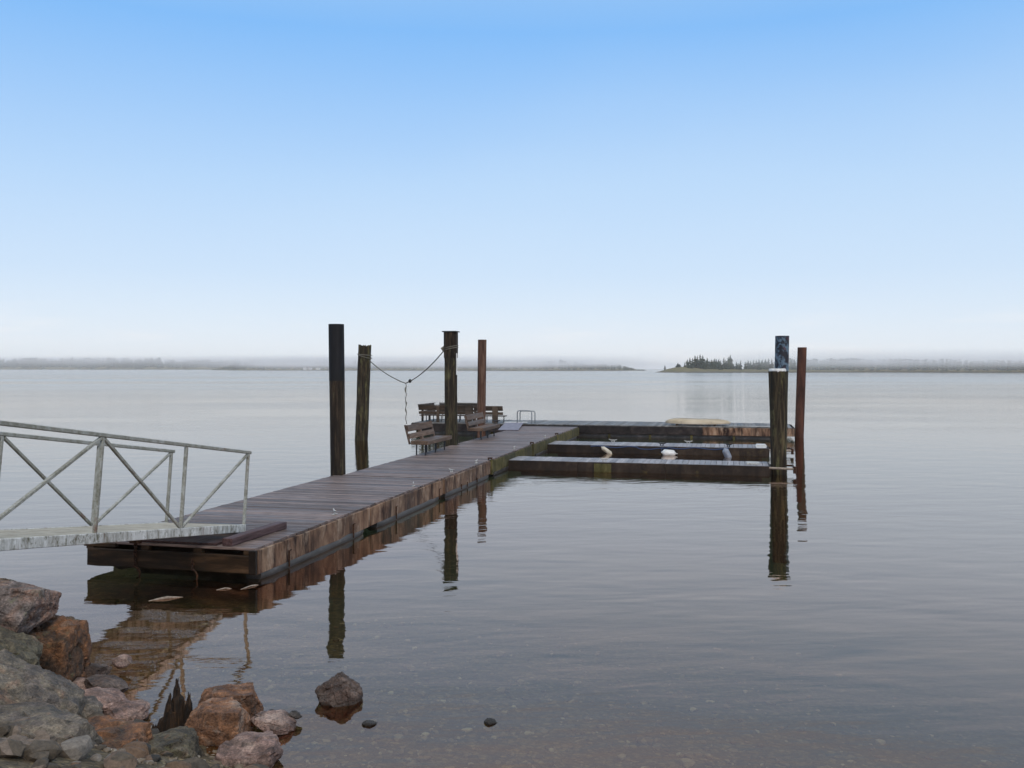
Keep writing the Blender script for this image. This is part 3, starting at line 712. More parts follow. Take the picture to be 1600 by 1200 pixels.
# upturned canoe
def canoe():
    t = thing('canoe', (4.97, 29.15, BZ), 'small tan canoe lying upside down on the cross dock', 'canoe')
    L_c, b = 2.75, MB(); rings = []; n = 17
    for i in range(31):
        u = -1 + 2*i/30; k = max(.0, 1-abs(u)**3.2)**.55
        bw = .40*k + .015; hh = .09 + .20*max(0, 1-abs(u)**5)**.5 * (1 - .18*(u+1)/2); x = 4.97 + u*L_c/2
        if hh < .13: hh = .13
        r_ = []
        for j in range(n):
            q = math.pi*j/(n-1); cx_ = math.cos(q); sy = math.sin(q)
            yy = 29.15 + bw*(abs(cx_)**.75)*(1 if cx_ > 0 else -1); zz = BZ + .06 + .035*(u*u) + (hh-.06)*sy**.7
            r_.append(Vector((x, yy, zz)))
        rings.append(r_)
    b.loft(rings, cap=True, closed=True); part('hull', b, 'tan', t, 50)
    b = MB(); pts = [(4.97 + u*L_c/2*.995, 29.15 - (.40*max(0, 1-abs(u)**3.2)**.55 + .03), BZ + .065 + .035*u*u) for u in [-1 + i/15 for i in range(31)]]
    b.tube(pts, .017, 6); part('gunwale', b, 'drift', t, 60)
    b = MB(); pts = [(4.97 + u*L_c/2*.995, 29.15 + (.40*max(0, 1-abs(u)**3.2)**.55 + .03), BZ + .065 + .035*u*u) for u in [-1 + i/15 for i in range(31)]]
    b.tube(pts, .017, 6); part('gunwale', b, 'drift', t, 60)
    b = MB(); b.tube([(4.97 + u*L_c/2*.93, 29.15, BZ + .06 + .035*u*u + (.09 + .20*max(0, 1-abs(u)**5)**.5*(1-.18*(u+1)/2)) - .055) for u in [-1 + i/12 for i in range(25)]], .014, 6); part('keel', b, 'drift', t, 60)
    b = MB(); b.tube([(4.97 + u*L_c/2*.9, 29.15 - (.40*max(0, 1-abs(u)**3.2)**.55)*.93, BZ + .165 + .02*u*u) for u in [-1 + i/12 for i in range(25)]], .012, 6); part('chine_strip', b, 'bench', t, 60)
    for u in (-.5, .0, .42):
        b = MB(); b.beam((4.97+u*1.37, 28.78, BZ+.18), (4.97+u*1.37+.01, 28.76, BZ+.10), .02, .03, c=.003); part('seat_bracket', b, 'drift', t)
    for x in (4.1, 5.7):
        b = MB(); b.beam((x, 28.7, BZ+.03), (x, 29.6, BZ+.03), .09, .06, c=.005); part('support_block', b, 'end_beam', t)
canoe()

# ------------------------------------------------------------------ gangway
E0 = Vector((-.80, 1.12, .575)); AZ, SL = R(-85.48), R(8.03)
gd = Vector((math.cos(AZ)*math.cos(SL), math.sin(AZ)*math.cos(SL), math.sin(SL)))
gn = Vector((-math.cos(AZ)*math.sin(SL), -math.sin(AZ)*math.sin(SL), math.cos(SL)))
gs = Vector((math.sin(AZ), -math.cos(AZ), 0))
GW, GH, SPN = 1.27, 1.10, 1.92
G = lambda s, w, h: E0 + gd*s + gs*w + gn*h
NL = 5; GL = SPN*NL
t = thing('gangway', E0, 'weathered metal gangway with cross braced railings sloping down onto the dock', 'gangway')
for w in (0, GW):
    b = MB(); b.beam(G(-.02, w, -.052), G(GL, w, -.062), .05, .115, up=gn, c=.006, seg=30, jit=.002); part('side_channel', b, 'channel', t)
    b = MB(); b.beam(G(-.07, w, GH), G(GL, w, GH), .048, .048, up=gn, c=.008, seg=10, jit=.001); part('handrail', b, 'alu', t)
    for i in range(NL+1):
        b = MB(); b.beam(G(i*SPN, w, 0.0), G(i*SPN, w, GH-.028), .043, .043, up=gd, c=.006); part('rail_post', b, 'alu', t)
    for i in range(NL):
        # diagonals meet at the foot of every second post
        near = (w == 0)
        lo_first = (i % 2 == 1)
        sA, sB = i*SPN + .04, (i+1)*SPN - .04
        b = MB(); b.beam(G(sA, w, .02 if lo_first else GH-.04), G(sB, w, GH-.04 if lo_first else .02), .038, .038, up=gs, c=.006); part('brace', b, 'alu', t)
for i in range(int(GL/.48)):
    b = MB(); b.beam(G(.12+i*.48, .03, -.06), G(.12+i*.48, GW-.03, -.06), .05, .08, up=gn, c=.004); part('cross_member', b, 'channel', t)
b = MB(); s_ = .02
while s_ < GL: b.beam(G(s_, .028, -.004), G(s_, GW-.028, -.004), .017, .006, up=gn, c=.001); s_ += .044
w_ = .04
while w_ < GW-.02: b.beam(G(.02, w_, -.012), G(GL, w_, -.012), .008, .010, up=gn, c=.001); w_ += .045
part('grating', b, 'grating', t, kind='stuff')
b = MB(); b.tube([G(.02, .1, -.10), G(.02, GW-.1, -.10)], .035, 10); part('roller', b, 'rust_dark', t)
# chains hanging off the end beam
def chain(x, y, z0, z1, label, hook=True):
    t = thing('hanging_chain', (x, y, z0), label, 'chain', 'rusty chains on the dock end')
    z = z0; i = 0
    while z > z1:
        b = MB(); rx, ry = ((.022, .0) if i % 2 else (0., .022))
        pts = [Vector((x + rx*math.cos(q) + .006*math.sin(i*1.3), y + ry*math.cos(q), z + .032*math.sin(q))) for q in [2*math.pi*j/12 for j in range(13)]]
        b.tube(pts, .008, 5, False); part('chain_link', b, 'rust_dark', t, 60); z -= .047; i += 1
    if hook:
        b = MB(); b.tube([(x, y-.0, z+.03), (x+.05, y-.01, z+.01), (x+.085, y-.01, z-.04), (x+.075, y-.01, z-.11), (x+.03, y-.01, z-.13)], .014, 8); part('hook', b, 'rust_dark', t, 60)
chain(-1.83, -.08, .48, .12, 'long rusty chain hanging down the dock end below the gangway')
b = MB(); b.box(-1.83, -.075, .49, .16, .06, .05)
part('top_bracket', b, 'rust_dark', bpy.data.objects['hanging_chain'])
chain(-.92, -.08, .25, .14, 'short rusty chain and hook bolted low on the dock end')

# ------------------------------------------------------------------ rocks
def rock(name, label, p, size, seed, mat, cuts=9, rough=.10, sub=5, tilt=(0, 0, 0), flat=0., cat='rock', group=None, blocky=0.0):
    rnd = random.Random(seed)
    bm = bmesh.new(); bmesh.ops.create_icosphere(bm, subdivisions=sub, radius=1)
    planes = []
    for k in range(cuts):
        v = Vector((rnd.gauss(0, 1), rnd.gauss(0, 1), rnd.gauss(0, .9))).normalized(); planes.append((v, rnd.uniform(.60, .86) + .22*blocky))
    rot = Matrix.Rotation(tilt[0], 3, 'X') @ Matrix.Rotation(tilt[1], 3, 'Y')
    off = Vector((seed*3.1, seed*1.7, seed*.9))
    for v in bm.verts:
        q = v.co.copy()
        if blocky:
            mxx = max(abs(q.x), abs(q.y), abs(q.z)); q = q.lerp(q / mxx * .9, blocky)
        for pn, d in planes:
            e_ = q.dot(pn) - d
            if e_ > 0: q -= pn * e_ * .96
        nrm = v.co.normalized()
        f1 = noise.fractal(q*1.5 + off, 1.0, 2.0, 3); f2 = noise.fractal(q*5 + off, .8, 2.1, 5)
        rg_ = abs(noise.noise(q*2.3 + off))
        vq = q*1.9 + off; dd_, pp_ = noise.voronoi(vq); rv_ = noise.noise_vector(pp_[0]*7.7)
        q += nrm * ((vq - pp_[0]).dot(rv_) * .20 + rv_.x * .05 - (.03*(1 - (dd_[1]-dd_[0])/.07) if dd_[1]-dd_[0] < .07 else 0)) * (rough / .08)
        q += nrm * (f1*rough*1.1 + f2*rough*.42 - (rough*.55 if rg_ < .045 else 0) * (1 - rg_/.045 if rg_ < .045 else 0))
        if flat: q += nrm * .05 * flat * (round(noise.noise(Vector((q.x*.4, q.y*.4, q.z*4)) + off) * 4) / 4)
        q = rot @ Vector((q.x*size[0]/2, q.y*size[1]/2, q.z*size[2]/2))
        v.co = q
    me = bpy.data.meshes.new(name); bm.to_mesh(me); bm.free()
    for f_ in me.polygons: f_.use_smooth = True
    me.set_sharp_from_angle(angle=R(38))
    me.materials.append(M[mat]); o = bpy.data.objects.new(name, me); link(o, p, None); o.rotation_euler = (0, 0, YAW + tilt[2])
    return tag(o, label, cat, group)
SR = 'shore rocks'
rock('shore_rock', 'pinkish grey block rock perched highest at the left edge', at(10, 8.3, 950), (.80, .7, .48), 11, 'r_pink', 12, .05, 6, (0, .06, 0), blocky=.75, group=SR)
rock('shore_rock', 'small yellow mossy rock peeking over the perched block rock', at(-12, 9.0, 935), (.42, .5, .44), 3, 'r_moss', 8, .10, group=SR)
rock('shore_rock', 'big rusty orange rock below and right of the perched block', at(72, 8.6, 1043), (.76, .8, 1.0), 21, 'r_orange', 12, .07, 6, (0, .03, 0), blocky=.6, group=SR)
rock('shore_rock', 'mossy brown rock wedged under the perched block at the left edge', at(8, 7.7, 1035), (.62, .7, .50), 31, 'r_moss', 8, .10, 5, (0, .35, 0), blocky=.3, group=SR)
rock('shore_rock', 'large grey green slanting slab filling the bottom left corner', at(14, 7.0, 1140), (1.12, .9, .84), 43, 'r_slab', 10, .05, 6, (0, .50, 0), blocky=.65, group=SR)
rock('shore_rock', 'low grey rock with an orange face beside the slanting slab', at(128, 7.35, 1128), (.42, .5, .34), 52, 'r_slab', 8, .09, 5, (0, .2, 0), group=SR)
rock('shore_rock', 'flat pink grey rock at the water edge right of the slanting slab', at(148, 7.95, 1095), (.50, .45, .16), 61, 'r_flat', 7, .09, 5, (0, .12, 0), flat=.6, group=SR)
rock('shore_rock', 'dark wet reddish stone just right of the rusty orange rock', at(150, 8.75, 1047), (.28, .26, .17), 71, 'r_lone', 8, .09, 4, group=SR)
rock('shore_rock', 'small reddish stone in the gangway reflection', at(190, 9.05, 1033), (.20, .2, .13), 74, 'r_flat', 8, .09, 4, group=SR)
rock('shore_rock', 'low greyish flat stone under the small reddish stones', at(128, 8.4, 1068), (.24, .26, .10), 77, 'r_flat', 8, .08, 4, group=SR)
rock('shore_rock', 'orange brown block rock beside the rotten stump, rear half', at(358, 7.95, 1108), (.58, .4, .40), 81, 'r_block', 10, .07, 6, (0, -.03, 0), blocky=.75, group=SR)
rock('shore_rock', 'square brown front block with a pale edge right of the stump', at(340, 7.45, 1137), (.50, .4, .42), 92, 'r_block', 8, .045, 6, (0, .0, 0), blocky=.9, group=SR)
rock('shore_rock', 'flat layered pinkish rock right of the brown blocks', at(430, 7.65, 1128), (.40, .36, .19), 101, 'r_flat', 7, .08, 5, (0, .1, 0), flat=1., group=SR)
rock('shore_rock', 'flat brown slab in the shallows between the flat pink rock and the stump', at(195, 7.85, 1112), (.40, .4, .14), 131, 'r_flat', 8, .08, 5, (.1, .08, 0), flat=.8, group=SR, blocky=.3)
rock('shore_rock', 'wet dark brown slab half sunk right of the rusty orange rock', at(165, 8.3, 1072), (.42, .36, .14), 137, 'r_lone', 8, .08, 5, (0, .15, 0), flat=.6, group=SR, blocky=.3)
rock('boulder', 'lone dark brown boulder standing in the shallows', at(529, 8.3, 1088), (.42, .38, .44), 112, 'r_lone', 9, .09, 6, (0, -.06, 0))
SM = 'small stones in the shallows'
for px, Z, py, s_, lb in ((425, 7.95, 1112, .075, 'small dark angular stone above the flat layered rock'), (461, 7.75, 1117, .12, 'small dark stone right of the flat layered rock'),
                          (577, 7.72, 1133, .13, 'dark stone breaking the surface below the lone boulder'), (766, 7.75, 1129, .11, 'lone dark stone low in the centre of the shallows'),
                          (222, 7.85, 1122, .13, 'round dark pebble left of the rotten stump'), (262, 8.0, 1112, .07, 'tiny pebble touching the rotten stump')):
    rock('stone', lb, at(px, Z, py), (s_, s_*.9, s_*.6), int(px), 'r_dark', 7, .10, 3, cat='stone', group=SM)
# lower foreground rocks continuing below
for i, (px, Z, py, s_, mt) in enumerate(((10, 6.35, 1205, 1.3, 'r_slab'), (150, 6.7, 1186, .80, 'r_orange'), (262, 6.9, 1184, .60, 'r_moss'), (390, 7.0, 1182, .50, 'r_flat'))):
    lb = ('grey slab rock under the slanting slab, cut by the left edge', 'rusty rock at the bottom edge below the low grey rock', 'mossy brown rock at the bottom edge in front of the stump foot', 'flat pinkish rock at the bottom edge below the brown blocks')[i]
    rock('shore_rock', lb, at(px, Z, py), (s_, s_*.9, s_*.6), 200+i*7, mt, 10, .07, 5, group=SR, blocky=.55)

# hidden support rocks of the bank so that nothing hovers
for i, (X, Z, zc, s_) in enumerate(((-5.3, 8.6, .1, 1.1), (-6.1, 8.0, .35, 1.2), (-5.2, 7.3, .15, 1.1), (-6.3, 6.7, .5, 1.3), (-6.3, 9.6, .0, .9))):
    rock('bank_rock', ('dark rock wedged behind the rusty orange rock', 'dark rock at the left edge behind the perched block', 'dark rock in the gap under the mossy brown rock', 'large dark bank rock left of the slanting slab', 'low dark rock under the gangway shore end')[i], cz(X, Z, zc), (s_, s_, s_*.7), 300+i, 'r_moss', 8, .1, 4, group='bank rocks')

# rubble of the bank (countless)
b = MB(); rnd = random.Random(15)
bm = bmesh.new(); bmesh.ops.create_icosphere(bm, subdivisions=2, radius=1); bm.verts.ensure_lookup_table()
rv = [v.co.copy() for v in bm.verts]; rf = [tuple(v.index for v in f.verts) for f in bm.faces]; bm.free()
for i in range(760):
    X = rnd.uniform(-7.5, -.5); d = rnd.uniform(-2.4, .1) if i % 4 == 0 else rnd.uniform(-2.4, -.62); Z = 7.55 + (d - (X+3)*.56)/.83
    if Z < 5.2: continue
    s_ = .03 + .085*rnd.random()**2.2; p = cz(X, Z, bed_z(X, Z) + s_*.3); o = len(b.v)
    pl = [(Vector((rnd.gauss(0, 1), rnd.gauss(0, 1), rnd.gauss(0, 1))).normalized(), rnd.uniform(.5, .8)) for _ in range(9)]
    k = (rnd.uniform(.9, 1.6), rnd.uniform(.8, 1.1), rnd.uniform(.45, .8)); a_ = rnd.random()*6.28; of = Vector((i*1.3, 0, 0))
    for q in rv:
        w = q.copy()
        for n_, dd in pl:
            e_ = w.dot(n_) - dd
            if e_ > 0: w -= n_*e_
        w = w*(1 + .12*noise.noise(q*2 + of)); w = Vector((w.x*k[0], w.y*k[1], w.z*k[2]))*s_*1.2
        b.v.append(p + Vector((w.x*math.cos(a_)-w.y*math.sin(a_), w.x*math.sin(a_)+w.y*math.cos(a_), w.z)))
    b.f += [tuple(o+j for j in f_) for f_ in rf]
m = MT('rubble'); vv = m.voro((3.5, 3.5, 3.5), 'F1', m.pos(), 'Color'); bw = m.N.new('ShaderNodeRGBToBW'); m.L.new(vv, bw.inputs[0]); fn = m.noise((30, 30, 30), 6, .7)
c = m.ramp(bw.outputs[0], [(.15, (.03, .025, .02)), (.4, (.09, .07, .05)), (.6, (.13, .08, .05)), (.85, (.19, .165, .14))])
c = m.mix(1., c, m.ramp(fn, [(.3, .5), (.7, 1.4)]), 'MULTIPLY')
M['rubble'] = m.done(c, .75, fn, .01, .35)
o = part('rubble', b, 'rubble', None, 30); tag(o, 'broken brown and grey rubble between the shore rocks', 'rubble', kind='stuff')

# pebbles of the shallows (countless)
b = MB(); rnd = random.Random(5)
ico = []
bm = bmesh.new(); bmesh.ops.create_icosphere(bm, subdivisions=1, radius=1); bm.verts.ensure_lookup_table()
iv = [v.co.copy() for v in bm.verts]; ifc = [tuple(v.index for v in f.verts) for f in bm.faces]; bm.free()
cnt = 0
while cnt < 5200:
    X = rnd.uniform(-6.2, 4.5); Z = rnd.uniform(6.0, 13.0)
    d = (X+3)*.56 + (Z-7.55)*.83
    if d < -.9 or rnd.random() > math.exp(-max(0, d)*.55): continue
    s_ = .010 + .030*rnd.random()**3 + (.03 if rnd.random() < .03 else 0)
    p = cz(X, Z, bed_z(X, Z) + s_*.25); a_ = rnd.random()*6.28; o = len(b.v)
    k = (rnd.uniform(.8, 1.6), rnd.uniform(.7, 1.1), rnd.uniform(.4, .7))
    for q in iv:
        w = Vector((q.x*k[0], q.y*k[1], q.z*k[2])) * s_ * rnd.uniform(.85, 1.12)
        b.v.append(p + Vector((w.x*math.cos(a_)-w.y*math.sin(a_), w.x*math.sin(a_)+w.y*math.cos(a_), w.z)))
    b.f += [tuple(o+i for i in f_) for f_ in ifc]; cnt += 1
m = MT('pebbles'); nn = m.noise((3, 3, 3), 2, .5, co=m.pos()); vv = m.voro((14, 14, 14), 'F1', m.pos(), 'Color'); bw = m.N.new('ShaderNodeRGBToBW'); m.L.new(vv, bw.inputs[0])
c = m.ramp(bw.outputs[0], [(.15, (.05, .035, .02)), (.45, (.13, .095, .06)), (.7, (.20, .16, .12)), (.9, (.36, .33, .28))])
M['pebble'] = m.done(c, .6)
o = part('pebbles', b, 'pebble', None, False); tag(o, 'brown and grey pebbles covering the bed of the shallows', 'pebbles', kind='stuff')

# rotten stump
b = MB(); sb = at(272, 7.5, 1140); rnd = random.Random(9)
def spike(c, r, h, lean, seed, n=14, m_=12):
    rings = []
    for i in range(m_+1):
        f_ = i/m_; rr = r*(1-.55*f_)*(1 if f_ < .9 else .5)
        rings.append([c + RT*(lean*f_*h) + Vector((rr*math.cos(2*math.pi*j/n)*(1+.35*noise.noise(Vector((j*1.3+seed, f_*1.5, 0)))), rr*math.sin(2*math.pi*j/n)*(1+.35*noise.noise(Vector((j*1.3, f_*1.5, seed)))), f_*h + (.05*noise.noise(Vector((j*2.1, seed, 0))) if i > m_-2 else 0))) for j in range(n)])
    return rings
t = thing('tree_stump', (sb.x, sb.y, -.05), 'rotten dark wooden stump with splintered upright spikes at the water edge', 'stump')
for k, (dx, dz, r, h, ln) in enumerate(((.03, -.1, .085, .55, .0), (.11, -.1, .05, .50, .04), (-.03, -.1, .09, .42, .06), (-.10, -.1, .09, .30, .1), (-.16, -.1, .07, .22, .1), (.13, -.1, .05, .38, .0), (.0, -.08, .05, .60, .02), (-.06, -.1, .05, .50, .10), (.07, -.1, .06, .43, .0))):
    b = MB(); b.loft(spike(sb + RT*dx + FW*(rnd.uniform(-.05, .05)) + Vector((0, 0, -sb.z + dz)), r, h*.86, ln, k*3.3)); part('splinter', b, 'stump', t, 35)
# floating sticks
for i, (pa, pb, lb) in enumerate((((232, 939), (286, 933), 'pale driftwood stick floating below the dock end'), ((338, 922), (362, 920), 'thin pale stick floating just right of the driftwood stick'), ((376, 921), (404, 914), 'short reddish stick floating near the dock corner'))):
    Za = FPX*CH/(pa[1]-HY); Zb = FPX*CH/(pb[1]-HY)
    a_, c_ = at(pa[0], Za, pa[1]), at(pb[0], Zb, pb[1]); mid = (a_+c_)/2 + Vector((0, .03, .012))
    b = MB(); b.tube([a_, a_.lerp(mid, .5), mid, c_.lerp(mid, .5), c_], [.004, .016 if i == 0 else .008, .02 if i == 0 else .009, .012, .003], 7)
    single('floating_stick', b, 'drift', lb, 'stick', 'sticks floating by the dock end', 60)

# ------------------------------------------------------------------ far shores
m = MT('conifer_needles'); n = m.noise((.9, .9, .9), 4, .7)
M['conifer'] = m.done(m.mix(1., m.ramp(n, [(.3, (.020, .032, .016)), (.7, (.055, .070, .034))]), m.ramp(m.oi.outputs['Random'], [(0, .7), (1, 1.3)]), 'MULTIPLY'), .9)
m = MT('bark'); M['bark'] = m.done((.06, .045, .035), .9)
m = MT('island_scrub'); z = m.posz(); n = m.noise((.15, .15, .6), 6, .7, co=m.pos())
c = m.ramp(n, [(.3, (.07, .07, .03)), (.5, (.14, .12, .05)), (.7, (.20, .16, .08))])
c = m.mix(m.ramp(z, [(.0, 1.), (1.3, 0.)]), c, (.09, .08, .07))
M['scrub'] = m.done(c, .9)

def conifer_mesh(seed, h, r, layers=17):
    rnd = random.Random(seed); b = MB()
    b.tube([(0, 0, 0), (0, 0, h*.5), (0, 0, h*.97)], [h*.018+.06, h*.012+.03, .02], 5)
    for i in range(layers):
        f_ = i/(layers-1); z = h*(.08 + .88*f_); rr = r*(1-f_)**.7*rnd.uniform(.6, 1.2) + .12*h/10
        nb = rnd.randint(6, 9); a0 = rnd.random()*6.28
        for k in range(nb):
            if rnd.random() < .14: continue
            a_ = a0 + k*6.283/nb + rnd.uniform(-.25, .25); q = rr*rnd.uniform(.6, 1.2); dz = -q*rnd.uniform(.15, .45)
            wd = q*.30 + .1; d = Vector((math.cos(a_), math.sin(a_), 0)); s_ = Vector((-d.y, d.x, 0)); o = len(b.v)
            base = Vector((0, 0, z)); tip = d*q + Vector((0, 0, z+dz)); mid = d*q*.55 + Vector((0, 0, z+dz*.3))
            b.v += [base + Vector((0, 0, h*.03)), mid + s_*wd, tip, mid - s_*wd, mid + Vector((0, 0, -wd*.9)), mid + Vector((0, 0, wd*.5))]
            b.f += [(o, o+1, o+5), (o+1, o+2, o+5), (o+2, o+3, o+5), (o+3, o, o+5), (o, o+4, o+1), (o+1, o+4, o+2), (o+2, o+4, o+3), (o+3, o+4, o)]
    return b
cms = []
for i in range(7):
    me = conifer_mesh(i+40, 10, (2.3, 2.8, 3.3, 2.5, 3.0, 2.0, 3.6)[i], 16).mesh('conifer', Vector()); me.materials.append(M['conifer']); cms.append(me)
# island
DI = 660.
def ipt(px, y_px, D=DI): return at(px, D, y_px)
prof = [(1024, 582.4), (1030, 580.5), (1040, 577.5), (1052, 574.5), (1066, 573), (1080, 574.5), (1100, 576), (1140, 576.8), (1180, 577), (1230, 577.5), (1300, 578.5), (1400, 579), (1700, 579)]
def isl_z(px):
    for (a_, ya), (c_, yc) in zip(prof, prof[1:]):
        if a_ <= px <= c_: y = ya + (yc-ya)*(px-a_)/(c_-a_); return CH - (y-HY)*DI/FPX
    return 1.5
b = MB(); cols = 120
for i in range(cols+1):
    px = 1023 + (1330-1023)*i/cols; hz = isl_z(max(1024, px))
    w = 6 + 30*min(1, (px-1023)/60)
    for (dd, hf) in ((-w, -.6), (-w*.93, .02), (-w*.8, .32), (-w*.45, .72), (0, 1), (w, .9), (w*1.7, .3), (w*2.2, -.6)):
        D = DI + dd + w + 3*noise.noise(Vector((i*.3, dd*.1, 0)))
        p = at(px, D, 600); z = hz*hf if hf > 0 else -.6
        p.z = z + (.35*noise.noise(Vector((i*.45, dd*.15, 2))) if hf > .1 else 0) + .02; b.v.append(p)
for i in range(cols):
    for j in range(7): o = i*8+j; b.f.append((o, o+1, o+9, o+8))
isl = part('island_ground', b, 'scrub', None, 60); isl['kind'] = 'structure'
tag(isl, 'low scrubby island point with a brown rocky waterline', 'island', kind='structure')
treel = [(1039, 570, 0), (1059, 567, 2), (1062, 568.5, 2), (1070, 565, 5), (1074, 560.5, 1), (1078, 558, 0), (1082, 558.5, 3), (1086, 554, 4), (1090, 555, 0), (1094, 552.5, 3), (1098, 554, 4), (1101, 560, 5), (1105, 558, 1),
         (1109, 562, 5), (1112, 561, 2), (1116, 559, 0), (1119, 559.5, 4), (1123, 560, 1), (1126, 562, 3), (1131, 558, 5), (1134, 561, 0), (1138, 556.5, 3), (1141, 553.5, 1), (1145, 566, 2),
         (1151, 564, 0), (1154, 567, 2), (1157, 562.5, 5), (1165, 564, 4), (1169, 562, 1), (1173, 563, 0), (1177, 561.5, 3), (1182, 562, 4), (1186, 560.5, 0), (1191, 561, 2), (1196, 560, 1), (1201, 559.5, 4), (1206, 560, 3), (1236, 560, 1), (1241, 561, 4)]
def tlabel(px):
    if px < 1045: return 'tiny lone fir at the bare left tip of the island'
    if px < 1066: return 'small bushy fir on the bare rise near the island tip'
    if px < 1107: return 'tall fir in the first clump on the island'
    if px < 1129: return 'fir in the second, even clump on the island'
    if px < 1148: return 'slim tall fir at the right end of the second island clump'
    if px < 1160: return 'short fir in the gap between the island clumps'
    return 'fir fading into mist at the right end of the island'
SEEN = {}; ORD = 'first second third fourth fifth sixth seventh eighth ninth tenth eleventh twelfth thirteenth fourteenth'.split()
for px, top, k in treel:
    D = DI + random.uniform(24, 44); gz = isl_z(px)*.93 - 1.5
    p = at(px, D, 600); p.z = gz; tz = CH - (top-HY)*D/FPX; hh = tz - gz
    s_ = hh/10; o = bpy.data.objects.new('fir_tree', cms[k % 7]); link(o, p, None); o.scale = (s_*1.15, s_*1.15, s_); o.rotation_euler = (0, 0, random.random()*6)
    if k == 2 and hh < 6: o.scale = (s_*1.9, s_*1.9, s_)
    lb_ = tlabel(px); SEEN[lb_] = SEEN.get(lb_, 0) + 1
    tot = sum(1 for q_ in treel if tlabel(q_[0]) == lb_)
    tag(o, (ORD[SEEN[lb_]-1] + ' from the left: ' + lb_) if tot > 1 else lb_, 'tree', 'fir trees on the island')

# wooded shores further round the bay: countless trees, one mass each
M['shore_wood'] = M['conifer']
def shore(name, pxs, Df, topf, label, ntree, seed, depth=60):
    rnd = random.Random(seed); b = MB(); px0, px1 = pxs; n = int((px1-px0)/6)
    for i in range(n+1):
        px = px0 + (px1-px0)*i/n; D = Df(px); e_ = min(1, (px-px0)/40+.02, (px1-px)/40+.02)
        T = CH - (topf(px)-HY)*(D+depth)/FPX
        hz = max(1.2, T*.45)*e_
        for dd, hf in ((0, -.4), (.5, .10), (6, .3), (depth*.5, .8), (depth, 1), (depth*3, .9), (depth*4, -.4)):
            p = at(px, D+dd, 600); p.z = hz*hf if hf > 0 else -.5; b.v.append(p)
    for i in range(n):
        for j in range(6): o = i*7+j; b.f.append((o, o+1, o+8, o+7))
    g = part('hills', b, 'scrub', None, 60); tag(g, 'low ground of the ' + label, 'hills', kind='structure')
    protos = [conifer_mesh(seed+i, 1, .27, 5) for i in range(4)]
    b = MB()
    for i in range(ntree):
        px = rnd.uniform(px0+2, px1-2); D = Df(px); dd = depth*rnd.random()**.8; e_ = min(1, (px-px0)/40+.02, (px1-px)/40+.02)
        T = CH - (topf(px)-HY)*(D+depth)/FPX
        hz = max(1.2, T*.45)*e_*min(1, .15 + .85*dd/depth); hgt = max(1.5, (T*e_ - hz)*rnd.uniform(.6, 1.1) + .0)
        p = at(px, D+dd+4, 600); p.z = hz*.8; o = len(b.v); q = protos[i % 4]; a_ = rnd.random()*6; ca, sa = math.cos(a_), math.sin(a_); wd = hgt*rnd.uniform(.9, 1.5)
        for v in q.v: b.v.append(Vector((p.x + (v.x*ca - v.y*sa)*wd, p.y + (v.x*sa + v.y*ca)*wd, p.z + v.z*hgt)))
        b.f += [tuple(o+k for k in f_) for f_ in q.f]
    w = part('woods', b, 'shore_wood', None); tag(w, label, 'woods', kind='stuff')
nz = lambda px, f_, s_: noise.noise(Vector((px*f_, s_, 0)))
shore('l', (-120, 560), lambda p: 2700. - .9*p, lambda p: 560.5 + 3*nz(p, .03, 1) + 1.5*nz(p, .12, 2) + (2.5 if p > 250 else 0), 'far blue grey wooded shore across the bay on the left', 1500, 1, 120)
shore('c', (330, 1010), lambda p: 1500. - .5*(p-330), lambda p: 565.5 + 2*nz(p, .02, 5) + 1.2*nz(p, .1, 6) + (2. if p < 480 else 0) + max(0, (p-900)*.07), 'pale grey wooded shore behind the left piles', 1500, 2, 70)
shore('r', (1180, 1760), lambda p: 800. - .32*(p-1180), lambda p: 561.5 + 2.2*nz(p, .02, 8) + 1.2*nz(p, .1, 9) + max(0, p-1400)*.012, 'misty brownish wooded shore right of the piles', 1300, 3, 45)
# waterside houses, tiny
for i, (px, w) in enumerate(((477, 4.5), (485, 4), (497, 5))):
    D = 1300.; p = at(px, D, 578.6); t = thing('shore_house', (p.x, p.y, 1.), ('leftmost of three tiny pale houses on the far shore', 'middle one of three tiny pale houses on the far shore', 'rightmost of three tiny pale houses on the far shore')[i], 'house', 'houses on the far shore')
    b = MB(); b.box(p.x, p.y, 2.4, w, 4, 3.2); part('wall', b, 'white', t)
    b = MB(); b.loft([[Vector((p.x-w*.6, p.y-2.6, 4.0)), Vector((p.x-w*.6, p.y+2.6, 4.0)), Vector((p.x-w*.6, p.y, 5.6))], [Vector((p.x+w*.6, p.y-2.6, 4.0)), Vector((p.x+w*.6, p.y+2.6, 4.0)), Vector((p.x+w*.6, p.y, 5.6))]]); part('roof', b, 'sleeve', t)

# ------------------------------------------------------------------ air
def vol(name, x0, x1, y0, y1, z0, z1, dens, col, label):
    b = MB(); b.v = [Vector(p) for p in ((x0, y0, z0), (x1, y0, z0), (x1, y1, z0), (x0, y1, z0), (x0, y0, z1), (x1, y0, z1), (x1, y1, z1), (x0, y1, z1))]
    b.f = [(3, 2, 1, 0), (4, 5, 6, 7), (0, 1, 5, 4), (1, 2, 6, 5), (2, 3, 7, 6), (3, 0, 4, 7)]
    m = bpy.data.materials.new(name); m.use_nodes = True; m.node_tree.nodes.clear()
    o_ = m.node_tree.nodes.new('ShaderNodeOutputMaterial'); v_ = m.node_tree.nodes.new('ShaderNodeVolumePrincipled')
    v_.inputs['Density'].default_value = dens; v_.inputs['Color'].default_value = col + (1,); v_.inputs['Anisotropy'].default_value = .0
    m.node_tree.links.new(v_.outputs[0], o_.inputs['Volume'])
    o = part(name, b, m, None); tag(o, label, 'haze', kind='stuff'); return o
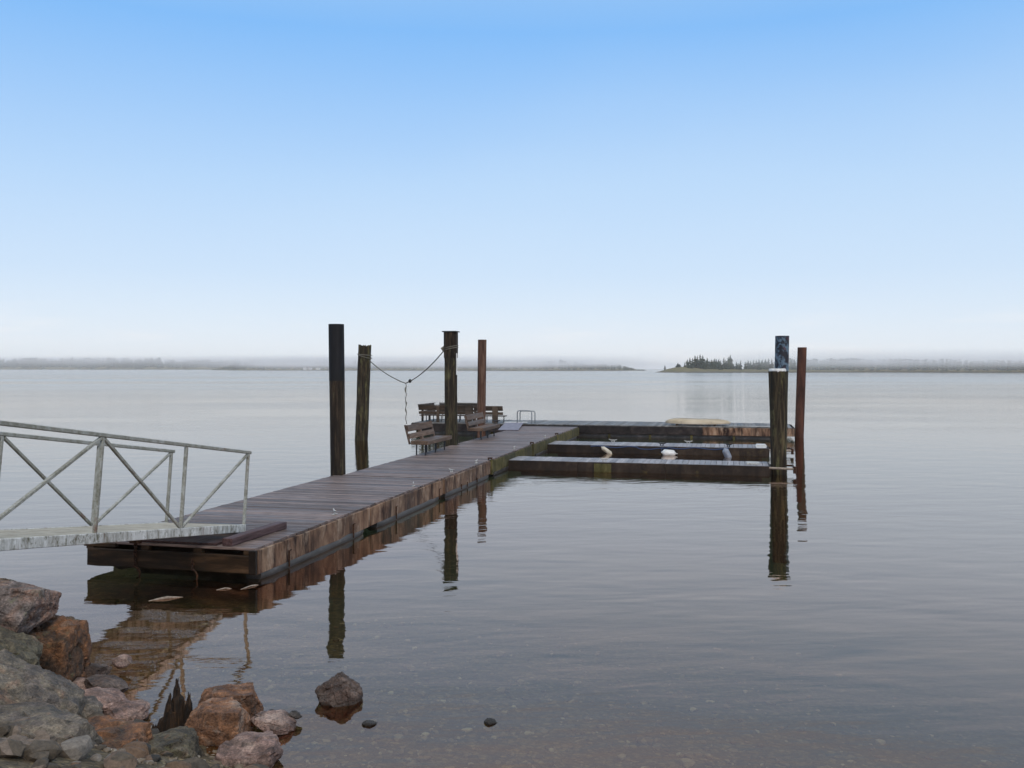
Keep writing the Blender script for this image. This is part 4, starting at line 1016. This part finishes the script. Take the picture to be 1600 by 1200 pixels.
def fog(px0, px1, D0, D1, ztop, zpk, dens, label):
    x0, x1 = (px0-800)/FPX*D0, (px1-800)/FPX*D0; hx, hy = (x1-x0)/2, (D1-D0)/2
    b = MB(); b.v = [Vector((sx*hx, sy*hy, z)) for z in (.6, ztop) for sx, sy in ((-1, -1), (1, -1), (1, 1), (-1, 1))]
    b.f = [(3, 2, 1, 0), (4, 5, 6, 7), (0, 1, 5, 4), (1, 2, 6, 5), (2, 3, 7, 6), (3, 0, 4, 7)]
    t = MT('fog_bank'); t.N.remove(t.b)
    q = t.N.new('ShaderNodeSeparateXYZ'); t.L.new(t.tc.outputs['Object'], q.inputs[0])
    pz = t.ramp(t.math('DIVIDE', q.outputs['Z'], ztop), [(0., .0), (zpk*.45, .25), (zpk, 1.), ((1+zpk)/2, .35), (1., 0.)])
    ex = t.ramp(t.math('ABSOLUTE', t.math('DIVIDE', q.outputs['X'], hx)), [(.6, 1.), (1., 0.)])
    nz_ = t.ramp(t.noise((.012, .012, .05), 3, .5, 0, t.tc.outputs['Object']), [(.3, .25), (.65, 1.25)])
    d = t.math('MULTIPLY', t.math('MULTIPLY', t.math('MULTIPLY', pz, ex), nz_), dens)
    v_ = t.N.new('ShaderNodeVolumePrincipled'); v_.inputs['Color'].default_value = (1, 1, 1, 1); t.L.new(d, v_.inputs['Density'])
    t.L.new(v_.outputs[0], t.N['Material Output'].inputs['Volume'])
    me = b.mesh('fog_bank', Vector()); me.materials.append(t.m); o = bpy.data.objects.new('fog_bank', me)
    link(o, cz((x0+x1)/2, (D0+D1)/2, 0), None); o.rotation_euler = (0, 0, YAW); tag(o, label, 'fog', 'low fog banks', 'stuff')
fog(1150, 1850, 590, 760, 17, .45, .013, 'low fog lying over the wooded shore on the right')
fog(240, 1060, 1050, 1330, 20, .42, .011, 'thin fog over the pale shore behind the left piles')
fog(-200, 640, 2050, 2420, 33, .75, .004, 'fog over the far shore on the left')
vol('haze', -7600, 7600, -3600, 7600, -6.0, 36, .00019, (1., 1., 1.), 'thin pale haze over the bay')
